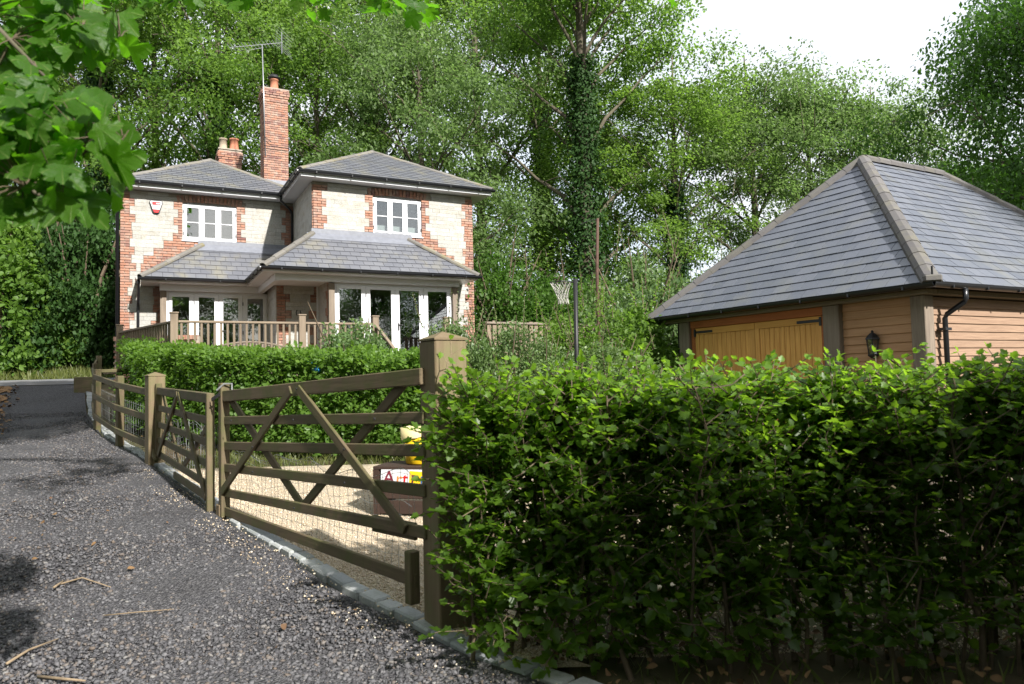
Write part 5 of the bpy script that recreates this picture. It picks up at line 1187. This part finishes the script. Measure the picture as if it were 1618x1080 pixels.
# the trees that shut in the drive behind the viewpoint, open only towards the sun
BACK = [(-3.0, -13, 'tall tree straight behind the viewpoint'), (-10, -9, 'tall tree behind and left of the viewpoint'), (-15, -1, 'tall tree left of the drive, beyond the verge'), (-13, 7.5, 'tall tree on the left verge of the drive'), (21, 6.5, 'tall tree to the right, past the added shade shrubs'), (19, 12, 'tall tree on the right, behind the garage yard'), (3.0, -16, 'tall tree behind the viewpoint, next to the open gap')]
for j, (x, y, lb) in enumerate(BACK): place_tree('roadside_tree', (pB, pD, pA)[j % 3], gpt(x, y, -.2), j*1.7, .95, lb, 'tree', 'trees around the drive', None, .85)
for j, (x, y, lb) in enumerate(((8, -22, 'unseen low tree added to darken glass reflections, left of the gap'), (15, -20, 'unseen low tree added to darken glass reflections, middle of the gap'), (22, -17, 'unseen low tree added to darken glass reflections, right of the gap'), (1, -24, 'unseen low tree added to darken glass reflections, beside the gap tree'), (29, -14.5, 'unseen low tree added to darken glass reflections, far off to the right'), (36, -12, 'unseen low tree added to darken glass reflections, second from the right end'), (43, -9, 'unseen low tree added to darken glass reflections, farthest right'))):
    place_tree('roadside_tree', pE, gpt(x, y, -.2), j*1.1, 1.2, lb, 'tree', 'trees around the drive', None, 1.05)  # unseen trees added to darken the reflections in the door glass
# near dark drooping tree, upper right
pN = build_tree_meshes(9, 9, 3.0, .34, 22, 520, 85, .095, 'lf_dark', .16, 0, ascend=.35, clr=.75, droop=.45, flat=.8)
place_tree('drooping_tree', pN, gpt(15.6, 20.5, -.2), .7, 1.2, 'dark drooping tree hanging over the upper right corner beyond the garage', 'tree', None, None, 1.6)

# ============================================================ SHRUBS
bD = build_bush_meshes(41, 5.0, 2.4, 15000, .13, 'lf_dark', 110); bShade = build_bush_meshes(47, 5.0, 2.4, 15000, .13, 'lf_ivy', 110); bS = build_bush_meshes(42, 3.0, 1.5, 12000, .085, 'lf_shrub', 80, OVAL, 11, 9); bG = build_bush_meshes(43, 3.2, 1.7, 14000, .08, 'lf_grey', 90, RHOMB, 10, 5); bW = build_bush_meshes(44, 1.3, .85, 9000, .05, 'lf_mid', 60, RHOMB, 9, 7)
def pb(name, px, d, pr_, s, lb, sz=None, grp=None, rz=None, dz=-.1): return place_bush(name, pr_, gpt((px-809)/FPX*d, d, dz), rz if rz is not None else px*.37, s, lb, grp, 'shrub', sz)
SG = 'dark shrubs at the wood edge'
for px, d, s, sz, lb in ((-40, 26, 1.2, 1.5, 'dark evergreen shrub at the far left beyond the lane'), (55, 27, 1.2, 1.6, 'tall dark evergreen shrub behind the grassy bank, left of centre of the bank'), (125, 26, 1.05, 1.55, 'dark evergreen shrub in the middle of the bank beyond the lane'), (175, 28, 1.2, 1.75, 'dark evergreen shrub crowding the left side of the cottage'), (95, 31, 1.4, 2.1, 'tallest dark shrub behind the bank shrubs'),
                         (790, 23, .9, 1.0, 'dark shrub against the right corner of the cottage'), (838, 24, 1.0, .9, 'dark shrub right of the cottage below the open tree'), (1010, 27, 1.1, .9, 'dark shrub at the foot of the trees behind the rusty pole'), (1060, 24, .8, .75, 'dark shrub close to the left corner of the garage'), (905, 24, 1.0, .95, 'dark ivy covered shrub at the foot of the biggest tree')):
    pb('evergreen_shrub', px, d, bShade if 40 < px < 200 else bD, s, lb, sz, SG)  # bank shrubs take the darker ivy leaf: tree shade put into their colour
pb('laurel_shrub', -10, 24.5, build_bush_meshes(45, 4.6, 1.9, 16000, .12, 'lf_shrub', 110, OVAL), 1.35, 'bright leafy shrub at the left edge on the bank beyond the lane', 1.6)
pb('hazel_shrub', 915, 14.8, bS, .85, 'loose hazel shrub with upright shoots behind the netball post', .88, dz=0); pb('hazel_shrub', 985, 16.0, bS, 1.0, 'hazel shrub right of the rusty pole with long upright shoots', 1.05, rz=2.0); pb('hazel_shrub', 868, 16.5, bS, .7, 'smaller hazel shrub in front of the board fence', .55, rz=4)
pb('grey_shrub', 1015, 19.5, bG, 1.3, 'tall grey green shrub beside the left corner of the garage roof', 1.55); pb('grey_shrub', 960, 13.2, bG, .8, 'grey green bush low behind the near hedge and netball post', .62, rz=1); pb('grey_shrub', 1110, 20, bG, 1.2, 'grey green shrub half hidden behind the garage roof', 1.5, rz=3)
pb('dark_shrub', 1035, 17.0, build_bush_meshes(46, 2.3, 1.2, 9000, .07, 'lf_dark', 60), .9, 'dark rounded shrub beside the left garage post', .95)
place_bush('clipped_bush', build_bush_meshes(48, 2.45, .95, 15000, .06, 'lf_grey', 90), gpt(-2.72, 12.3, 0), .5, 1.0, 'rounded light green bush in front of the deck steps')
for j, (x, y, k_, sz, lb) in enumerate(((-.95, 12.5, .62, .72, 'loose grey green bush just right of the near gate post'), (-.1, 12.3, .62, .70, 'loose grey green bush, middle one between gate post and netball post'), (.55, 12.7, .55, .60, 'loose grey green bush left of the netball post foot'))): place_bush('privet_bush', bG, gpt(x, y, 0), 1+j*2.2, k_, lb, 'bushes behind the near hedge', 'shrub', sz)
place_bush('viburnum_bush', bW, gpt(-1.1, 13.6, 0), 1.5, 1.1, 'small leafy bush beside the right deck stair post', None, 'shrub', 1.2)
for j, (x, y, lb) in enumerate(((-2.0, -5.5, 'evergreen shrub added to block sky light, across the drive behind the viewpoint'), (-6.5, -4.0, 'evergreen shrub added to block sky light, left verge behind the viewpoint'), (-8.5, 1.5, 'evergreen shrub added to block sky light, verge left of the viewpoint'))):
    place_bush('evergreen_shrub', bD, gpt(x, y, -.1), j*2.0, 1.1, lb, 'unseen shrubs added behind the viewpoint', 'shrub', 1.0)  # out of view, added to cut the sky light from behind
# unseen tall shrubs, added to shade the near hedge front and drive corner
HS = [build_bush_meshes(50+j, 4.95, 1.35, 26000, .11, 'lf_shrub', 110) for j in range(2)]
for j, (x, y, s, lb) in enumerate(((2.75, .9, 1.0, 'unseen tall shrub added for shade, beside the drive right of the viewpoint'), (4.3, 1.2, 1.0, 'unseen tall shrub added for shade, middle of the row beside the viewpoint'), (5.9, 1.6, .95, 'unseen tall shrub added for shade, rightmost of the row beside the viewpoint'))):
    place_bush('shade_shrub', HS[j % 2], gpt(x, y, -.1), j*1.4, s, lb, 'unseen shade shrubs beside the viewpoint')

# ============================================================ SYCAMORE OVERHANGING THE DRIVE
def palmate():
    o = [(-150, .42), (-128, .60), (-112, .62), (-104, .54), (-88, .50), (-76, .74), (-66, .80), (-58, .92), (-50, .80), (-42, .76), (-30, .52), (-20, .80), (-12, .86), (0, 1.0), (12, .86), (20, .80), (30, .52), (42, .76), (50, .80), (58, .92), (66, .80), (76, .74), (88, .50), (104, .54), (112, .62), (128, .60), (150, .42)]
    aa = np.linspace(-152, 152, 77); rr = np.interp(aa, [q[0] for q in o], [q[1] for q in o])*(1+.035*np.where(np.arange(77) % 2, 1, -1))
    pts = [(0, .02)]+[(math.sin(R(a))*r*.64, .32+math.cos(R(a))*r*.64) for a, r in zip(aa, rr)]
    v = [(x, y, .16*abs(x)-.16*y*y+.025*math.sin(9*x+5*y)+.03*math.cos(math.atan2(x, y+.02)*7)*math.hypot(x, y)) for x, y in pts]; n = len(v); v.append((0, .32, -.02))
    return v, [[n, i, (i+1) % n] for i in range(n)]
pv, pf = palmate()
lm = []
for q in range(4):
    me = np_mesh('sycamore_leaf', [(x*(1+.06*q), y, z*(1+.7*q)) for x, y, z in pv], pf, np.full(len(pv), (.15, .45, .7, .95)[q]), True); me.materials.append(MT['lf_near']); lm.append(me)
def sycamore():
    pr = random.Random(5); base = gpt(-5.6, 4.6, -.2); e = empty('sycamore_tree', base); tag(e, 'sycamore overhanging the drive with big lobed leaves in the upper left corner', 'tree')
    m = MB(); L_ = lambda p: V(p)-base
    m.tube([V((0, 0, 0)), V((.1, 0, 2)), V((.3, .1, 4.2)), V((.8, .3, 6.5)), V((1.0, .4, 9))], [.34, .27, .23, .16, .07], 10)
    m.tube([V((.1, 0, 2.4)), L_((-3.6, 3.3, 3.0)), L_((-2.2, 2.3, 2.62)), L_(at(-60, 185, 2.15)), L_(at(75, 232, 2.12))], [.09, .05, .03, .012, .006], 7)
    m.tube([V((.12, 0, 2.9)), L_((-3.4, 3.4, 3.6)), L_((-2.4, 2.7, 3.0)), L_(at(-40, 5, 2.3)), L_(at(70, 120, 2.25))], [.08, .045, .025, .010, .005], 7)
    m.tube([L_(at(-60, 185, 2.15)), L_(at(30, 290, 2.0)), L_(at(88, 322, 2.0)), L_(at(138, 358, 2.0))], [.010, .006, .005, .003], 6)
    m.tube([V((.35, .12, 4.4)), L_((-4.2, 5.2, 5.3)), L_((-2.7, 5.3, 5.0)), L_((-1.6, 5.2, 4.6)), L_((-.9, 5.1, 4.45))], [.12, .08, .05, .025, .01], 7)
    m.tube([L_((-2.7, 5.3, 5.0)), L_((-2.1, 4.6, 4.2)), L_((-1.7, 4.3, 3.95))], [.03, .015, .006], 6)
    m.tube([V((.8, .3, 6.5)), L_((-4.0, 7.0, 8.5)), L_((-4.6, 9.6, 9.3))], [.10, .06, .02], 6); m.tube([V((.6, .2, 5.5)), L_((-5.6, 7.5, 8.0)), L_((-6.4, 10.2, 9.1))], [.09, .05, .02], 6)
    m.build('trunk', 'bark', e, True)
    tw = MB(); cnt = 0
    def put(p, size, droop, face, twig):
        nonlocal cnt
        az = pr.uniform(0, 6.283); d = V((math.cos(az), math.sin(az), -droop+pr.gauss(0, .25))).normalized(); n = (V((0, 0, 1))*pr.uniform(.5, 1.1)+V((pr.gauss(0, .35), pr.gauss(0, .35)-face, 0))).normalized()
        x = d.cross(n).normalized(); z = x.cross(d); M = Matrix((x, d, z)).transposed().to_4x4(); q = p-base
        addobj('leaf', lm[pr.randrange(4)], None, e, Matrix.Translation(q) @ M @ Matrix.Scale(size, 4)); cnt += 1
        if twig is not None: tw.tube([q, q.lerp(twig-base, .5)+V((0, 0, .01)), twig-base], [.0012, .0016, .002], 4, False)
    JP, JA, JN, JS = [], [], [], []
    def mass_far(n, box_, Y, size):
        for k in range(n):
            JP.append(tuple(at(pr.uniform(box_[0], box_[2]), pr.uniform(box_[1], box_[3]), Y+pr.uniform(-.4, .4))-base)); az = pr.uniform(0, 6.283); JA.append((math.cos(az), math.sin(az), -.5+pr.gauss(0, .3))); JN.append((pr.gauss(0, .35), pr.gauss(0, .35)-.3, pr.uniform(.5, 1.1))); JS.append(size*pr.uniform(.7, 1.15))
    def mass(n, box_, Y, size, anchors, droop=.5, face=.3):
        for k in range(n):
            x = pr.uniform(box_[0], box_[2]); y = pr.uniform(box_[1], box_[3]); p = at(x, y, Y+pr.uniform(-.22, .22))
            a = min(anchors, key=lambda q: (q-p).length); tw_ = a if (a-p).length < .28 else p+V((-.05, .02, .07)); put(p, size*pr.uniform(.7, 1.15), droop, face, tw_)
    A1 = [at(-40, 190, 2.14), at(10, 205, 2.13), at(45, 220, 2.12), at(75, 232, 2.12), at(140, 235, 2.1), at(195, 220, 2.1), at(40, 295, 2.0), at(100, 330, 2.0)]
    tw.tube([q-base for q in A1[3:6]], [.005, .003, .002], 5, False)
    mass(58, (-60, 120, 90, 218), 2.12, .108, A1, .45); mass(44, (20, 150, 172, 240), 2.10, .112, A1, .6); mass(72, (-60, 222, 122, 328), 2.05, .108, A1, .65)
    put(at(200, 205, 2.1), .16, .75, .9, A1[5]); put(at(215, 195, 2.1), .17, .9, .9, A1[5]); put(at(178, 150, 2.1), .17, .6, .7, A1[5]); put(at(165, 265, 2.06), .16, .8, .7, A1[4]); put(at(95, 150, 2.1), .17, .5, .6, A1[3])
    A2 = [at(-30, 20, 2.3), at(20, 60, 2.28), at(60, 110, 2.25), at(130, 55, 2.3), at(190, 60, 2.35)]
    mass(66, (-40, -30, 140, 80), 2.5, .12, A2, .45); mass(16, (110, 10, 205, 65), 2.45, .14, A2, .5, .6); mass(24, (-40, 70, 60, 150), 2.4, .12, A2, .5)
    A3 = [V((-2.1, 4.6, 4.2)), V((-1.7, 4.3, 3.95)), V((-1.3, 5.15, 4.5)), V((-.9, 5.1, 4.45))]
    mass_far(95, (270, -60, 420, 2), 5.2, .135); mass_far(120, (470, -60, 690, 18), 5.4, .135); mass_far(8, (1055, -14, 1098, -2), 5.2, .12); mass_far(60, (100, -60, 300, -5), 4.4, .13)
    v, f, tt = leaves(JP, np.array(JA), np.array(JN), np.array(JS), np.array([pr.random() for _ in JP]), (np.array(pv, float), np.array(pf))); jo = addobj('leaves', np_mesh('leaves', v, f, tt), 'lf_near', e); jo['kind'] = 'stuff'
    o = tw.build('leaf_stalks', 'stem', e); o['kind'] = 'stuff'
    rng = np.random.default_rng(8); n = 18000; C = np.array([[-4.9, 5.0, 8.6], [-6.6, 4.2, 8.2], [-3.8, 6.6, 8.4], [-5.5, 7.2, 8.0], [-4.2, 3.2, 8.6], [-6.5, 6.5, 7.4], [-2.9, 4.8, 8.4], [-4.0, 8.0, 8.9], [-5.6, 9.0, 8.9], [-3.0, 7.3, 8.9], [-6.6, 10.4, 9.2], [-4.6, 10.0, 9.4]]); ci = rng.integers(0, 12, n)
    P = C[ci]+rand_dirs(n, rng)*(rng.random((n, 1))**.4)*np.array([1.5, 1.5, 1.1]); v, f, tt = leaves(P-np.array(base), rand_dirs(n, rng), rand_dirs(n, rng)*.6+np.array([0, 0, 1]), .17+.06*rng.random(n), rng.random(n)); addobj('crown', np_mesh('crown', v, f, tt), 'lf_near', e)
    return cnt
NSYC = sycamore()
